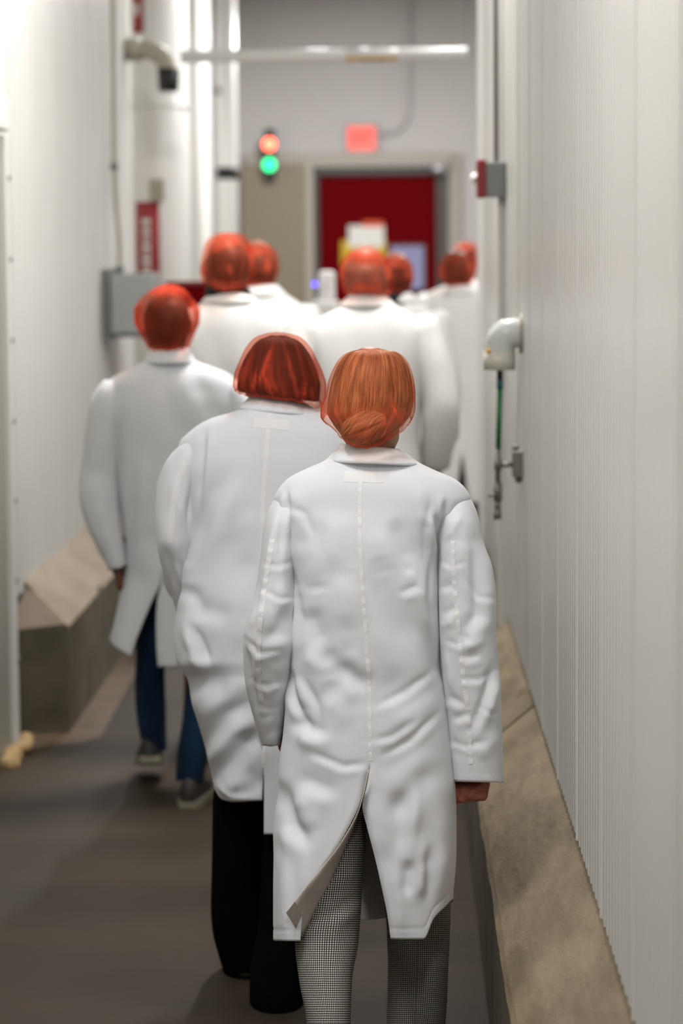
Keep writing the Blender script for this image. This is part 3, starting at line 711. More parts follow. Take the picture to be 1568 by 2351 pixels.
def shoe(parent, ankle_xy, yaw, z, pitch=0.0, L=.28, w=.096, material='shoe', sole='sole'):
    """low shoe: toe towards +y turned by yaw, heel raised by pitch about the toe"""
    n = 22; ys = np.linspace(-.32*L, .68*L, n); V = []; F = []
    def hw(t): return w/2*(np.interp(t, [0, .08, .3, .6, .8, .95, 1], [.45, .72, .80, 1.0, .95, .62, .25]))
    def hh(t): return np.interp(t, [0, .05, .25, .42, .7, .9, 1], [.060, .098, .095, .080, .058, .048, .030])
    m = 12
    for i, yy in enumerate(ys):
        t = i/(n-1)
        for j in range(m):
            a = math.pi*j/(m-1); V.append((hw(t)*math.cos(a), yy, .022+(hh(t)-.02)*max(math.sin(a), 0)**.7))
    F = [(i*m+j, i*m+j+1, (i+1)*m+j+1, (i+1)*m+j) for i in range(n-1) for j in range(m-1)]
    F += [tuple(range(m)), tuple((n-1)*m+j for j in range(m))]
    V2 = []; 
    for i, yy in enumerate(ys):
        t = i/(n-1); hwt = hw(t)+.006
        V2 += [(-hwt, yy, 0), (-hwt, yy, .026), (hwt, yy, .026), (hwt, yy, 0)]
    F2 = [(i*4+j, i*4+(j+1) % 4, (i+1)*4+(j+1) % 4, (i+1)*4+j) for i in range(n-1) for j in range(4)]+[(0, 1, 2, 3), tuple((n-1)*4+j for j in range(4))]
    T = Matrix.Translation((ankle_xy[0], ankle_xy[1], z)) @ Matrix.Rotation(yaw, 4, 'Z') @ Matrix.Translation((0, .5*L, 0)) @ Matrix.Rotation(-pitch, 4, 'X') @ Matrix.Translation((0, -.5*L, 0))
    out = []
    for nm, v, f, mm in (('shoe', V, F, material), ('sole', V2, F2, sole)):
        me = mesh(nm, v, f); bm = bmesh.new(); bm.from_mesh(me); bmesh.ops.recalc_face_normals(bm, faces=bm.faces[:]); bm.to_mesh(me); bm.free(); me.transform(T)
        out.append(link(nm, me, mm, parent if nm == 'shoe' else out[0], smooth=(nm == 'shoe')))
    return out[0]
def surf_strip(name, target, pts, width, material, parent, lift=.0007, step=6, Y0=None, pucker=0):
    """narrow tape sewn onto a garment, following its surface; pts and width in pixels"""
    dg = bpy.context.evaluated_depsgraph_get(); bvh = BVHTree.FromObject(target, dg); mw = target.matrix_world
    A = np.array(pts, float); s = np.concatenate([[0], np.cumsum(np.hypot(*np.diff(A, axis=0).T))]); t = np.arange(0, s[-1]+.1, step)
    cx = pchip(s, A[:, 0])(t) if len(A) > 2 else np.interp(t, s, A[:, 0]); cy = np.interp(t, s, A[:, 1])
    tx = np.gradient(cx); ty = np.gradient(cy); L = np.hypot(tx, ty); nx, ny = -ty/L, tx/L
    K = max(3, int(width/5)|1); o3 = Vector((0, 0, CAMZ)); rows = []
    for i in range(len(t)):
        row = []
        for k in range(K):
            f = (k/(K-1)-.5)*width
            d = (PV(cx[i]+nx[i]*f, cy[i]+ny[i]*f, 5.0)-o3).normalized()
            hit, nn, _, _ = bvh.ray_cast(mw.inverted() @ o3, d)
            if hit is None: row = None; break
            if nn.dot(d) > 0: nn = -nn
            pk = pucker*math.sin(i*1.55+vnoise(np.array([i*.35, 0, 0.]), 3)*3)*(1-abs(k/(K-1)-.5)) if pucker else 0
            row.append(mw @ (hit+nn*(lift+pk)))
        if row: rows.append(row)
    if len(rows) < 2: return None
    V = [tuple(p) for r in rows for p in r]; m = len(rows)
    return link(name, mesh(name, V, grid_faces(m, K, False)), material, parent, smooth=True)
def set_dens(o, px, py, streaks, nverts, band=None, noise=None):
    me = o.data; at = me.attributes.new('dens', 'FLOAT', 'POINT'); D = np.zeros(px.shape)
    for pts, wd, am in streaks: D = np.maximum(D, fold_field([(pts, wd, am)], px, py, True))
    if noise is not None: D = np.clip(D+noise, 0, 1)
    if band is not None: D = np.maximum(D, band)
    out = np.zeros(len(me.vertices)); out[:D.size] = D.ravel(); at.data.foreach_set('value', out.astype(np.float32))
def collar(name, Y, top, bot, zmid, parent, material='cloth', hd=(.062, .088), yc=(0.0, -.01), gap=38, sag=3):
    """turned-down collar: top edge (xl,y,xr,y), lower edge (xl,y,xr,y)"""
    n = 48; m = 7; V = []
    for i in range(m):
        v = i/(m-1)
        for j in range(n):
            a = math.radians(180+gap)+(math.radians(360-2*gap))*j/(n-1)   # from the front left over the back to the front right
            sx = math.sin(a); cb = math.cos(a)
            xl = top[0]+(bot[0]-top[0])*v; xr = top[2]+(bot[2]-top[2])*v; yl = top[1]+(bot[1]-top[1])*v; yr = top[3]+(bot[3]-top[3])*v
            px = (xl+xr)/2+(xr-xl)/2*np.sign(sx)*abs(sx)**.9; py = yl+(yr-yl)*(px-xl)/max(xr-xl, 1)+sag*max(cb, 0)*v
            bulge = .006*math.sin(v*math.pi)
            V.append(P(px, py, Y+yc[0]+(yc[1]-yc[0])*v-(hd[0]+(hd[1]-hd[0])*v+bulge)*np.sign(cb)*abs(cb)**.9).tolist())
    o = link(name, mesh(name, V, grid_faces(m, n, False)), material, parent, smooth=True)
    md = o.modifiers.new('t', 'SOLIDIFY'); md.thickness = .004; md.offset = 0
    return o
def blank_mesh_parent(): pass

def hairnet(Y, rows, parent, streaks=(), base='net', gathers=(.004, 22), noise=.10, hem=None, folds=(), m=56, n=96, seed=0, extra=None, q=.95, band_rows=2, bandval=.45, gather=.28):
    def wave(px, py, a, v): return gathers[0]*np.clip(v*1.3, 0, 1)*(np.sin(a*gathers[1]+2.0*vnoise(np.stack([np.cos(a)*2, np.sin(a)*2, v*2], -1), seed))*.5+vnoise(np.stack([np.cos(a)*7, np.sin(a)*7, v*2], -1), seed+5))
    o, (px, py, G) = loft('hairnet', Y, rows, m, n, .95, q, hem=hem, folds=folds, close_top=True, material=base, parent=parent, wave=wave, extra=extra)
    vv = np.linspace(0, 1, m)[:, None]; aa = np.linspace(0, 2*math.pi, n+1)[:n][None]
    nz = noise*np.clip(vnoise(np.stack([np.cos(aa)*9+0*vv, np.sin(aa)*9+0*vv, 0*aa+vv*2.4], -1), seed+9)*1.3, -.3, 1)
    gl = np.clip(1-np.abs(vnoise(np.stack([np.cos(aa)*6.5+0*vv, np.sin(aa)*6.5+0*vv, 0*aa+vv*1.1], -1), seed+21))*9, 0, 1)*np.clip(vv*1.6-.25, 0, 1)
    gl2 = np.clip(1-np.abs(vnoise(np.stack([np.cos(aa)*11+0*vv, np.sin(aa)*11+0*vv, 0*aa+vv*1.6], -1), seed+31))*8, 0, 1)*np.clip(vv*2-.9, 0, 1)
    nz = nz+gather*(gl+.8*gl2)
    band = np.zeros(px.shape); band[-band_rows:] = bandval
    set_dens(o, px, py, streaks, None, band, nz)
    return o

# ================================================================== 1: the woman in front
Y1 = 5.42
def build_front_woman():
    Y = Y1; X = float(P(845, 1500, Y)[0])
    # body ---------------------------------------------------------
    hc = P(850, 912, Y).tolist(); hc[1] = Y+.02; nb = P(850, 1052, Y).tolist()
    def pt(px, py, dy=0): return P(px, py, Y+dy).tolist()
    wR = pt(1098, 1752, .02); wL = pt(632, 1655, .10)
    wR = pt(1106, 1752, .01); hR = hand(wR, (-.22, .05, -1), (-.6, .8, .0), (-.8, -.6, 0), .95, (70, 85, 55)); hL = hand(wL, (.25, .35, -1), (-.15, 1, .1), (1, .1, 0), .9, (45, 50, 35))
    zf = lambda x, dy, z: [x, Y+dy, z]
    lx = float(P(755, 2300, Y-.08)[0]); rx = float(P(955, 2300, Y+.19)[0])
    legs = [(zf(X-.085, 0, .80), zf(lx-.005, -.03, .46), zf(lx, -.16, .13), zf(lx, -.04, .035)), (zf(X+.085, .03, .80), zf(rx, .14, .43), zf(rx-.005, .20, .085), zf(rx, .33, .04))]
    b = body('person', Y, X, 1.6, hc, nb, None, [(pt(1018, 1172), pt(1078, 1450, -.01), wR, hR), (pt(676, 1172), pt(612, 1450, .0), wL, hL)], legs, 'skin', voxel=.0052, hs=.97)
    tag(b, 'woman in front in white lab coat and checked trousers, blond bun under orange hairnet', 'person', 'people walking down the corridor')
    # trousers -------------------------------------------------------
    r1 = [(1690, 690, 850, .10, 0), (1850, 716, 842, .095, -.005), (1950, 716, 836, .09, -.01), (2050, 702, 829, .088, -.03), (2160, 677, 822, .085, -.05), (2250, 687, 808, .082, -.09), (2351, 703, 804, .080, -.13), (2440, 706, 803, .082, -.15), (2500, 704, 806, .085, -.16)]
    r2 = [(1690, 835, 1010, .10, .03), (1850, 850, 1030, .10, .06), (2050, 880, 1037, .09, .12), (2100, 885, 1035, .088, .13), (2200, 888, 1031, .086, .16), (2351, 886, 1021, .085, .19), (2450, 884, 1012, .088, .20)]
    f1 = [(((720, 2090), (760, 2040), (815, 1990)), 12, .007), (((735, 2130), (790, 2080), (822, 2050)), 11, -.006), (((740, 2200), (747, 2351)), 4, .003), (((700, 2150), (740, 2120), (800, 2105)), 10, .005), (((770, 1900), (780, 2000)), 14, -.005), (((700, 2220), (720, 2300)), 14, -.004)]
    f2 = [(((955, 2080), (950, 2351)), 5, .003), (((900, 2120), (960, 2180), (1020, 2200)), 16, -.004), (((990, 2200), (1000, 2351)), 15, .004)]
    tr, _ = loft('trousers', Y, r1, 90, 64, .9, .9, folds=f1, rough=(.003, .09), seed=3, material='check', parent=b, uvscale='m', solid=.002)
    tr2, _ = loft('leg_tube', Y, r2, 90, 64, .9, .9, folds=f2, rough=(.003, .09), seed=5, material='check', parent=b, uvscale='m')
    # hips: join both legs and a seat into one garment
    hip, _ = loft('seat', Y, [(1560, 705, 985, .12, .01), (1640, 690, 1005, .13, .01), (1720, 695, 1015, .125, .01), (1790, 715, 1005, .10, .01)], 14, 40, .8, .8, material='check', parent=b, uvscale='m')
    join([tr, tr2, hip])
    # coat -----------------------------------------------------------
    rows = [(1036, 775, 930, .066, -.005), (1060, 742, 962, .082, -.005), (1078, 702, 1000, .095, 0), (1098, 664, 1044, .106, 0), (1122, 641, 1070, .114, 0), (1146, 629, 1081, .118, 0), (1175, 632, 1066, .122, 0), (1210, 643, 1034, .128, .0),
            (1260, 655, 1012, .134, 0), (1350, 666, 1008, .138, 0), (1450, 664, 1004, .135, 0), (1550, 660, 1016, .136, .005), (1650, 652, 1030, .142, .01), (1750, 644, 1040, .148, .01), (1850, 637, 1047, .150, .01),
            (1950, 631, 1048, .152, .01), (2050, 629, 1042, .152, .01), (2170, 628, 1036, .152, .01)]
    slit = [(1036, 832, 832), (1100, 828, 828), (1200, 825, 825), (1300, 828, 828), (1450, 838, 838), (1600, 848, 848), (1752, 849, 849.5), (1800, 838, 843), (1850, 824, 832), (1900, 800, 843), (1950, 771, 856), (2000, 736, 868), (2050, 706, 879), (2100, 694, 889), (2158, 690, 897)]
    hem = [(0, 2156), (25, 2156), (38, 2110), (52, 2088), (80, 2066), (120, 2080), (180, 2112), (240, 2150), (300, 2160), (360, 2160)]
    folds = [(((660, 1135), (661, 1190), (664, 1255)), 6, -.012), (((676, 1120), (680, 1200), (676, 1300)), 15, .006), (((708, 1405), (738, 1480)), 22, -.012), (((725, 1340), (728, 1360)), 22, -.005), (((745, 1490), (776, 1560), (764, 1606)), 20, -.011),
             (((700, 1500), (740, 1530), (770, 1540)), 16, .008), (((780, 1525), (838, 1580)), 16, -.011), (((800, 1500), (850, 1545)), 18, .006), (((664, 1540), (676, 1600), (694, 1652)), 9, -.012), (((680, 1560), (700, 1620)), 13, .008),
             (((674, 1668), (700, 1662), (742, 1692)), 14, -.015), (((690, 1690), (760, 1710)), 18, .008), (((652, 1812), (670, 1890), (708, 1940)), 15, -.018), (((690, 1830), (716, 1900)), 20, .011), (((682, 1786), (770, 1822)), 20, -.010), (((690, 1812), (760, 1840)), 16, .007),
             (((640, 1700), (650, 1800)), 12, .006), (((905, 1200), (940, 1292)), 20, -.010), (((925, 1308), (948, 1305)), 10, -.006), (((918, 1362), (956, 1344)), 9, -.007), (((948, 1320), (966, 1400), (1000, 1508)), 26, .013), (((970, 1440), (1012, 1560)), 14, -.008),
             (((999, 1180), (1006, 1250)), 8, -.013), (((1026, 1150), (1012, 1240)), 7, -.007), (((1014, 1140), (1008, 1200)), 7, .005), (((985, 1180), (990, 1270)), 12, .007), (((960, 1120), (975, 1200)), 12, .005), (((850, 1310), (900, 1420), (940, 1500)), 32, -.010), (((870, 1280), (880, 1320)), 25, -.005),
             (((780, 1180), (760, 1300)), 40, .006), (((800, 1330), (790, 1430)), 28, .006), (((700, 1250), (720, 1330)), 30, .005), (((740, 1200), (735, 1280)), 12, -.003), (((880, 1560), (960, 1620)), 36, -.008), (((900, 1660), (1000, 1600)), 30, .006), (((870, 1780), (960, 1700)), 26, -.007),
             (((955, 1805), (945, 1880), (938, 1975)), 14, .014), (((915, 1830), (925, 1950)), 22, -.012), (((968, 1925), (962, 2060)), 14, .011), (((985, 1950), (980, 2060)), 12, -.010), (((1010, 1850), (1015, 2030)), 18, .008), (((940, 1980), (935, 2050)), 14, -.012), (((905, 1990), (920, 2140)), 16, .010), (((1000, 1760), (900, 1870)), 22, -.010),
             (((655, 1950), (660, 2150)), 14, .007), (((668, 1300), (690, 1420), (684, 1500)), 9, -.006), (((990, 1290), (978, 1380), (992, 1460)), 8, -.006), (((865, 1620), (930, 1590), (985, 1545)), 9, -.005), (((860, 1700), (900, 1690), (950, 1655)), 9, -.005), (((720, 1730), (790, 1760), (840, 1752)), 9, -.005), (((664, 1160), (700, 1180), (720, 1230)), 9, -.004), (((990, 1150), (975, 1220), (978, 1290)), 8, -.005), (((1000, 1640), (940, 1700), (880, 1735)), 9, -.005), (((700, 1560), (730, 1620), (735, 1680)), 9, -.006), (((680, 1980), (676, 2140)), 12, -.005), (((720, 1900), (690, 2050)), 22, .007), (((750, 1600), (800, 1660)), 24, .006), (((640, 1870), (645, 1960)), 10, -.005)]
    def hemline(px, py, a, v): return -.0012*np.exp(-((v-.978)/.0035)**2)
    c, (cpx, cpy, G) = loft('lab_coat', Y, rows, 230, 200, .72, .80, hem=hem, slit=slit, folds=folds, rough=(.0026, .15), seed=1, material='cloth', parent=b, solid=.0018, wave=hemline)
    # sleeves
    sr = [(1118, 1022, 1052, .02, .03), (1132, 1010, 1070, .048, .02), (1150, 1003, 1084, .066, .012), (1175, 1000, 1095, .076, .006), (1205, 999, 1103, .081, .0), (1235, 1000, 1109, .083, .0), (1265, 1002, 1115, .083, -.004), (1350, 1003, 1131, .080, -.005), (1450, 1005, 1140, .076, -.01), (1550, 1013, 1148, .073, -.005), (1650, 1027, 1153, .070, .0), (1740, 1037, 1156, .067, .005), (1797, 1041, 1158, .065, .01)]
    fr = [(((1090, 1250), (1098, 1340), (1096, 1412), (1060, 1460)), 13, -.013), (((1112, 1260), (1118, 1400)), 16, .007), (((1062, 1468), (1078, 1462)), 8, -.009), (((1060, 1512), (1080, 1508), (1100, 1502)), 9, -.008), (((1070, 1490), (1110, 1470)), 10, .007), (((1132, 1535), (1110, 1610), (1084, 1678)), 10, -.012), (((1120, 1640), (1135, 1570)), 12, .008),
          (((1014, 1412), (1046, 1394)), 10, -.009), (((1012, 1440), (1042, 1428)), 9, .006), (((1008, 1350), (1040, 1345)), 9, -.006), (((1040, 1652), (1075, 1640)), 9, -.008), (((1030, 1600), (1064, 1620)), 9, -.008), (((1044, 1690), (1050, 1740)), 7, -.004), (((1080, 1720), (1100, 1700)), 11, -.006), (((1046, 1775), (1150, 1778)), 2.5, -.003),
          (((1060, 1180), (1030, 1235)), 9, .006), (((1030, 1290), (1030, 1330)), 12, .005), (((1100, 1740), (1140, 1690)), 14, .005), (((1024, 1500), (1036, 1580)), 10, .006), (((1130, 1780), (1135, 1798)), 5, -.003), (((1010, 1290), (1040, 1300), (1070, 1290)), 6, -.003), (((1020, 1470), (1050, 1480), (1075, 1470)), 6, -.0035), (((1060, 1560), (1100, 1560), (1135, 1540)), 7, -.004), (((1030, 1700), (1070, 1715), (1120, 1700)), 6, -.003), (((1070, 1330), (1100, 1370), (1130, 1375)), 7, -.0035), (((1100, 1620), (1130, 1640), (1150, 1635)), 6, -.003)]
    s1, _ = loft('sleeve', Y-.012, sr, 120, 90, .9, .9, folds=fr, rough=(.0030, .085), seed=11, material='cloth', parent=c, solid=.0018, hem=[(0, 1796), (90, 1798), (180, 1790), (270, 1793), (360, 1796)])
    slr = [(1118, 658, 686, .02, .03), (1132, 640, 692, .048, .02), (1150, 626, 693, .066, .012), (1175, 615, 690, .076, .006), (1205, 608, 687, .081, .0), (1235, 604, 684, .083, 0), (1265, 601, 682, .083, -.004), (1350, 588, 678, .080, -.01), (1420, 567, 674, .078, -.02), (1465, 556, 672, .074, -.02), (1550, 563, 664, .072, .01), (1640, 580, 655, .068, .05), (1712, 600, 642, .062, .09)]
    fl = [(((632, 1200), (612, 1330), (600, 1440)), 9, .008), (((648, 1180), (640, 1300)), 7, -.004), (((660, 1400), (640, 1450), (600, 1480)), 16, -.010), (((560, 1470), (575, 1560), (590, 1640)), 7, -.008), (((620, 1520), (655, 1500)), 12, -.008), (((640, 1340), (655, 1400)), 12, .006), (((575, 1440), (600, 1400)), 10, .006), (((610, 1600), (640, 1570)), 12, .007), (((600, 1650), (630, 1640)), 7, -.005), (((612, 1690), (640, 1670)), 7, -.005), (((590, 1500), (585, 1560)), 8, .006), (((605, 1290), (635, 1300), (670, 1290)), 6, -.003), (((600, 1350), (640, 1375), (672, 1370)), 6, -.003), (((565, 1470), (600, 1500), (650, 1490)), 7, -.005), (((575, 1560), (610, 1575), (655, 1560)), 6, -.0035), (((590, 1620), (620, 1630), (648, 1618)), 6, -.003)]
    s2, _ = loft('sleeve', Y-.012, slr, 110, 80, .9, .9, folds=fl, rough=(.0032, .085), seed=13, material='cloth', parent=c, solid=.0018)
    # collar, tapes, turned facing
    collar('collar', Y, (785, 1020, 914, 1032), (747, 1060, 966, 1068), 0, c, hd=(.070, .102), yc=(-.005, -.006), sag=1)
    bpy.context.view_layer.update()
    surf_strip('back_seam', c, [(829, 1076), (826, 1150), (826, 1220), (829, 1300), (839, 1450), (848, 1600), (850, 1748)], 9, 'seam', c, pucker=.0008)
    surf_strip('name_tape', c, [(790, 1094), (880, 1096)], 25, 'seam', c, lift=.0005)
    surf_strip('sleeve_seam', s1, [(1039, 1240), (1041, 1303), (1051, 1421), (1062, 1539), (1074, 1631), (1081, 1758)], 10, 'seam', s1, pucker=.0012)
    surf_strip('sleeve_seam', s2, [(626, 1236), (614, 1310), (603, 1379), (596, 1450), (593, 1526), (600, 1600), (609, 1650)], 11, 'seam', s2, pucker=.0012)
    A = pchip([0, .25, .5, .75, 1], [846, 826, 772, 722, 657]); Ay = pchip([0, .25, .5, .75, 1], [1768, 1852, 1951, 2012, 2096])
    Bx = pchip([0, .25, .5, .75, 1], [849, 822, 776, 742, 693]); By = pchip([0, .25, .5, .75, 1], [1768, 1868, 1985, 2062, 2152])
    V = []; mm = 30
    for i in range(mm):
        t = i/(mm-1)
        for k in range(6):
            s = k/5; V.append(P(A(t)+(Bx(t)-A(t))*s, Ay(t)+(By(t)-Ay(t))*s+4*math.sin(t*14)*s*t*.3, Y-.160-.012*t+.055*s*min(t*3, 1)+.003*math.sin(t*22+s*2)).tolist())
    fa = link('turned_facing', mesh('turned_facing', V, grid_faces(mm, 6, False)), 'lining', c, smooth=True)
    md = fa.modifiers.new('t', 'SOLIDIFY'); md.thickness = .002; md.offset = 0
    V = []
    for i in range(6):
        for k in range(6):
            t = .925+.075*i/5; s = k/5; V.append((P(A(t)+(Bx(t)-A(t))*s, Ay(t)+(By(t)-Ay(t))*s, Y-.1635-.012*t+.055*s+.002*math.sin(s*26))).tolist())
    link('hem_fold', mesh('hem_fold', V, grid_faces(6, 6, False)), 'lining', fa, smooth=True)
    # hair -----------------------------------------------------------
    hr = [(802, 836, 872, .016, .0), (808, 806, 906, .052, .0), (824, 786, 926, .078, .0), (850, 771, 939, .095, .0), (885, 760, 945, .102, 0), (915, 755, 948, .104, 0), (945, 752, 944, .100, .0), (970, 764, 930, .090, .0), (995, 782, 905, .074, .0), (1016, 800, 882, .055, .005)]
    def strands(px, py, a, v): return .0022*vnoise(np.stack([np.cos(a)*22, np.sin(a)*22, v*1.6], -1), 2)+.0011*vnoise(np.stack([np.cos(a)*60, np.sin(a)*60, v*2.0], -1), 4)
    hf = [(((815, 880), (835, 960), (850, 1000)), 9, -.004), (((800, 870), (812, 950)), 9, .004), (((860, 860), (870, 960)), 12, .003), (((900, 850), (905, 950)), 10, -.003)]
    hair, _ = loft('hair', Y, hr, 80, 160, .95, .95, folds=hf, close_top=True, close_bot=True, material='hairblond', parent=b, uvscale='unit', wave=strands)
    # bun: a coil of hair at the nape
    bc = P(836, 981, Y-.088); V = []; nu, nv_ = 40, 90; ax = np.array([.93, 0, .37]); up = np.array([-.37, 0, .93]); bk = np.array([0, -1.0, 0])
    for i in range(nu):
        t = -1+2*i/(nu-1); rr = math.sqrt(max(0, 1-t*t))
        for j in range(nv_):
            a = 2*math.pi*j/nv_ + .9*t; gr = 1+.035*math.sin(a*11)+.025*math.sin(a*23+1)+.05*math.sin(a*3+.5)
            q = bc+ax*t*.052+up*math.sin(a)*rr*.036*gr+bk*math.cos(a)*rr*.040*gr; V.append(q.tolist())
    me = mesh('bun', V, grid_faces(nu, nv_, True)); uvl = me.uv_layers.new(name='UVMap')
    for poly in me.polygons:
        for li in poly.loop_indices:
            vi = me.loops[li].vertex_index; i, j = divmod(vi, nv_); uvl.data[li].uv = (j/nv_*.7, i/nu*.6)
    bun = link('bun', me, 'hairblond', hair, smooth=True)
    # net
    nr = [(800, 838, 870, .014, 0), (807, 803, 908, .055, 0), (822, 780, 930, .082, 0), (845, 766, 943, .100, 0), (875, 754, 951, .110, 0), (905, 748, 953.5, .112, 0), (935, 737, 953, .112, 0), (955, 736, 949, .118, -.014), (975, 750, 938, .116, -.030), (990, 768, 926, .110, -.038), (1008, 780, 904, .104, -.046), (1030, 790, 884, .090, -.046)]
    st = [(((745, 880), (758, 850), (785, 820)), 7, .2), (((742, 900), (738, 950), (765, 985)), 11, .35), (((770, 900), (772, 960), (785, 1000)), 5, .35), (((880, 890), (905, 940), (920, 985)), 3.5, .45), (((875, 930), (890, 1000)), 3, .3), (((922, 940), (922, 985), (900, 1010)), 6, .35), (((940, 850), (950, 900), (950, 950)), 6, .3), (((760, 985), (790, 1020)), 8, .35), (((905, 985), (880, 1016)), 7, .35)]
    hairnet(Y, nr, b, st, 'net', (.0025, 26), .06, seed=2, gather=.14, folds=[(((882, 900), (918, 975)), 5, .004), (((768, 900), (785, 1000)), 6, .003), (((742, 900), (760, 985)), 8, -.003)], hem=[(0, 1030), (35, 1024), (75, 988), (100, 965), (180, 930), (260, 968), (290, 1000), (320, 1024), (360, 1030)])
    ball('earring', P(897, 1004, Y-.03).tolist(), .0035, 'silver', b)
    nk, _ = loft('neck_hair', Y, [(985, 868, 917, .040, .0), (1005, 868, 916, .040, .0), (1030, 868, 906, .038, .0)], 10, 24, .9, .9, material='skin_neck', parent=b)
    shoe(b, (lx, Y-.16), 0, .015, .25); shoe(b, (rx, Y+.20), 0, 0.0, 0)
    return b
def join(objs):
    me = [o.data for o in objs]; bm = bmesh.new()
    for o in objs: bm.from_mesh(o.data)
    bm.to_mesh(objs[0].data); bm.free()
    objs[0].data.polygons.foreach_set('use_smooth', [True]*len(objs[0].data.polygons))
    for o in objs[1:]: bpy.data.objects.remove(o)

# ================================================================== 2: the woman with the dark bob
def build_bob_woman():
    Y = 6.22; X = float(P(605, 1500, Y)[0])
    def pt(px, py, dy=0): return P(px, py, Y+dy).tolist()
    hc = pt(640, 880, .02); nb = pt(628, 950)
    wL = pt(485, 1368, .30); wR = pt(745, 1380, .30)
    lx, rx = float(P(552, 2100, Y+.1)[0]), float(P(640, 2200, Y-.1)[0])
    legs = [([X-.09, Y+.02, .82], [lx, Y+.14, .47], [lx+.03, Y+.20, .10], [lx+.03, Y+.32, .05]), ([X+.09, Y, .82], [rx, Y-.02, .45], [rx, Y-.12, .09], [rx, Y+.02, .04])]
    b = body('person', Y, X, 1.62, hc, nb, None, [(pt(462, 1060), pt(412, 1310, .04), wL, hand(wL, (.25, 1, -.2), (0, .2, 1), (1, 0, 0), .95)), (pt(755, 1060), pt(806, 1310, .04), wR, hand(wR, (-.25, 1, -.2), (0, .2, 1), (-1, 0, 0), .95))], legs, 'skin', voxel=.009)
    tag(b, 'woman with dark bob under orange hairnet in rumpled white coat and black trousers', 'person', 'people walking down the corridor')
    r1 = [(1680, 520, 640, .09, .05), (1760, 505, 632, .095, .05), (1840, 487, 625, .10, .05), (1950, 486, 615, .105, .06), (2080, 484, 612, .10, .10), (2140, 488, 612, .10, .12), (2190, 500, 612, .098, .14), (2235, 514, 612, .10, .16)]
    r2 = [(1680, 585, 700, .09, .02), (1840, 597, 722, .10, .01), (2000, 600, 722, .105, -.03), (2150, 585, 712, .10, -.07), (2230, 571, 700, .10, -.10), (2300, 572, 696, .10, -.12), (2330, 582, 690, .10, -.12)]
    t1, _ = loft('trousers', Y, r1, 50, 40, .9, .9, rough=(.006, .1), seed=21, material='trousers_black', parent=b); t2, _ = loft('t', Y, r2, 50, 40, .9, .9, rough=(.006, .1), seed=22, material='trousers_black', parent=b)
    t3, _ = loft('t', Y, [(1540, 500, 705, .11, .02), (1640, 500, 715, .12, .02), (1740, 515, 705, .10, .03)], 10, 40, .8, .8, material='trousers_black', parent=b); join([t1, t2, t3])
    rows = [(918, 582, 690, .066, 0), (938, 545, 722, .085, 0), (958, 488, 762, .10, 0), (985, 440, 800, .115, 0), (1020, 408, 822, .125, 0), (1070, 402, 828, .135, 0), (1130, 415, 815, .14, 0), (1220, 428, 805, .145, 0), (1320, 424, 800, .15, -.005), (1400, 408, 795, .155, -.01), (1460, 399, 795, .16, -.01),
            (1520, 405, 792, .16, -.01), (1560, 432, 785, .16, 0), (1600, 440, 780, .16, 0), (1650, 455, 775, .16, .005), (1700, 468, 765, .16, .01), (1760, 482, 755, .155, .01), (1840, 494, 745, .15, .01), (1925, 500, 740, .15, .01)]
    slit = [(918, 620, 620), (1000, 614, 614), (1140, 604, 604), (1400, 600, 600), (1600, 602, 602), (1772, 604, 605), (1800, 603, 606), (1920, 600, 606)]
    hem = [(0, 1915), (60, 1916), (120, 1910), (180, 1900), (240, 1880), (268, 1800), (285, 1815), (305, 1834), (330, 1840), (360, 1838)]
    folds = [(((470, 990), (465, 1060), (455, 1150)), 8, -.010), (((485, 1000), (478, 1100), (462, 1180)), 9, .008), (((515, 1090), (480, 1170), (450, 1260)), 18, -.012), (((530, 1120), (500, 1200), (470, 1290)), 26, .010), (((430, 1290), (425, 1350)), 20, .012), (((440, 1350), (470, 1420)), 14, -.013), (((445, 1440), (480, 1530)), 10, -.018),
             (((425, 1420), (450, 1500)), 14, .010), (((470, 1390), (520, 1420)), 18, -.009), (((430, 1510), (490, 1530)), 14, .014), (((440, 1560), (520, 1580)), 24, -.010), (((480, 1640), (540, 1580), (590, 1560)), 20, .010), (((470, 1720), (520, 1640), (590, 1610)), 16, -.012), (((490, 1750), (540, 1680), (595, 1650)), 16, .012),
             (((500, 1790), (560, 1710), (600, 1690)), 18, -.014), (((520, 1810), (575, 1780)), 16, .012), (((560, 1770), (600, 1810)), 16, -.012), (((500, 1800), (540, 1830), (590, 1832)), 9, .010), (((550, 1350), (560, 1480)), 30, .007), (((520, 1230), (560, 1330)), 40, -.008), (((580, 1180), (560, 1280)), 24, .006)]
    c, _ = loft('lab_coat', Y, rows, 190, 160, .78, .85, hem=hem, slit=slit, folds=folds, rough=(.006, .12), seed=23, material='cloth', parent=b, solid=.0018)
    bulge = [(1005, 436, 478, .045, .0), (1030, 404, 476, .065, 0), (1075, 370, 468, .078, 0), (1130, 358, 460, .082, 0), (1190, 356, 454, .080, 0), (1240, 360, 446, .076, .0), (1290, 371, 438, .070, .02), (1340, 387, 432, .064, .05), (1390, 402, 428, .050, .09), (1420, 410, 426, .03, .12)]
    fs = [(((440, 1020), (400, 1130), (382, 1260)), 12, .010), (((420, 1060), (395, 1200)), 8, -.006), (((450, 1080), (432, 1200), (436, 1280)), 7, -.009), (((430, 1150), (450, 1240)), 8, -.008), (((410, 1120), (405, 1280)), 10, .007), (((380, 1250), (400, 1340)), 9, -.007), (((415, 1290), (430, 1340)), 8, -.008)]
    s, _ = loft('sleeve', Y-.012, bulge, 80, 64, .9, .9, folds=fs, rough=(.005, .06), seed=25, material='cloth', parent=c, solid=.0018, close_bot=True)
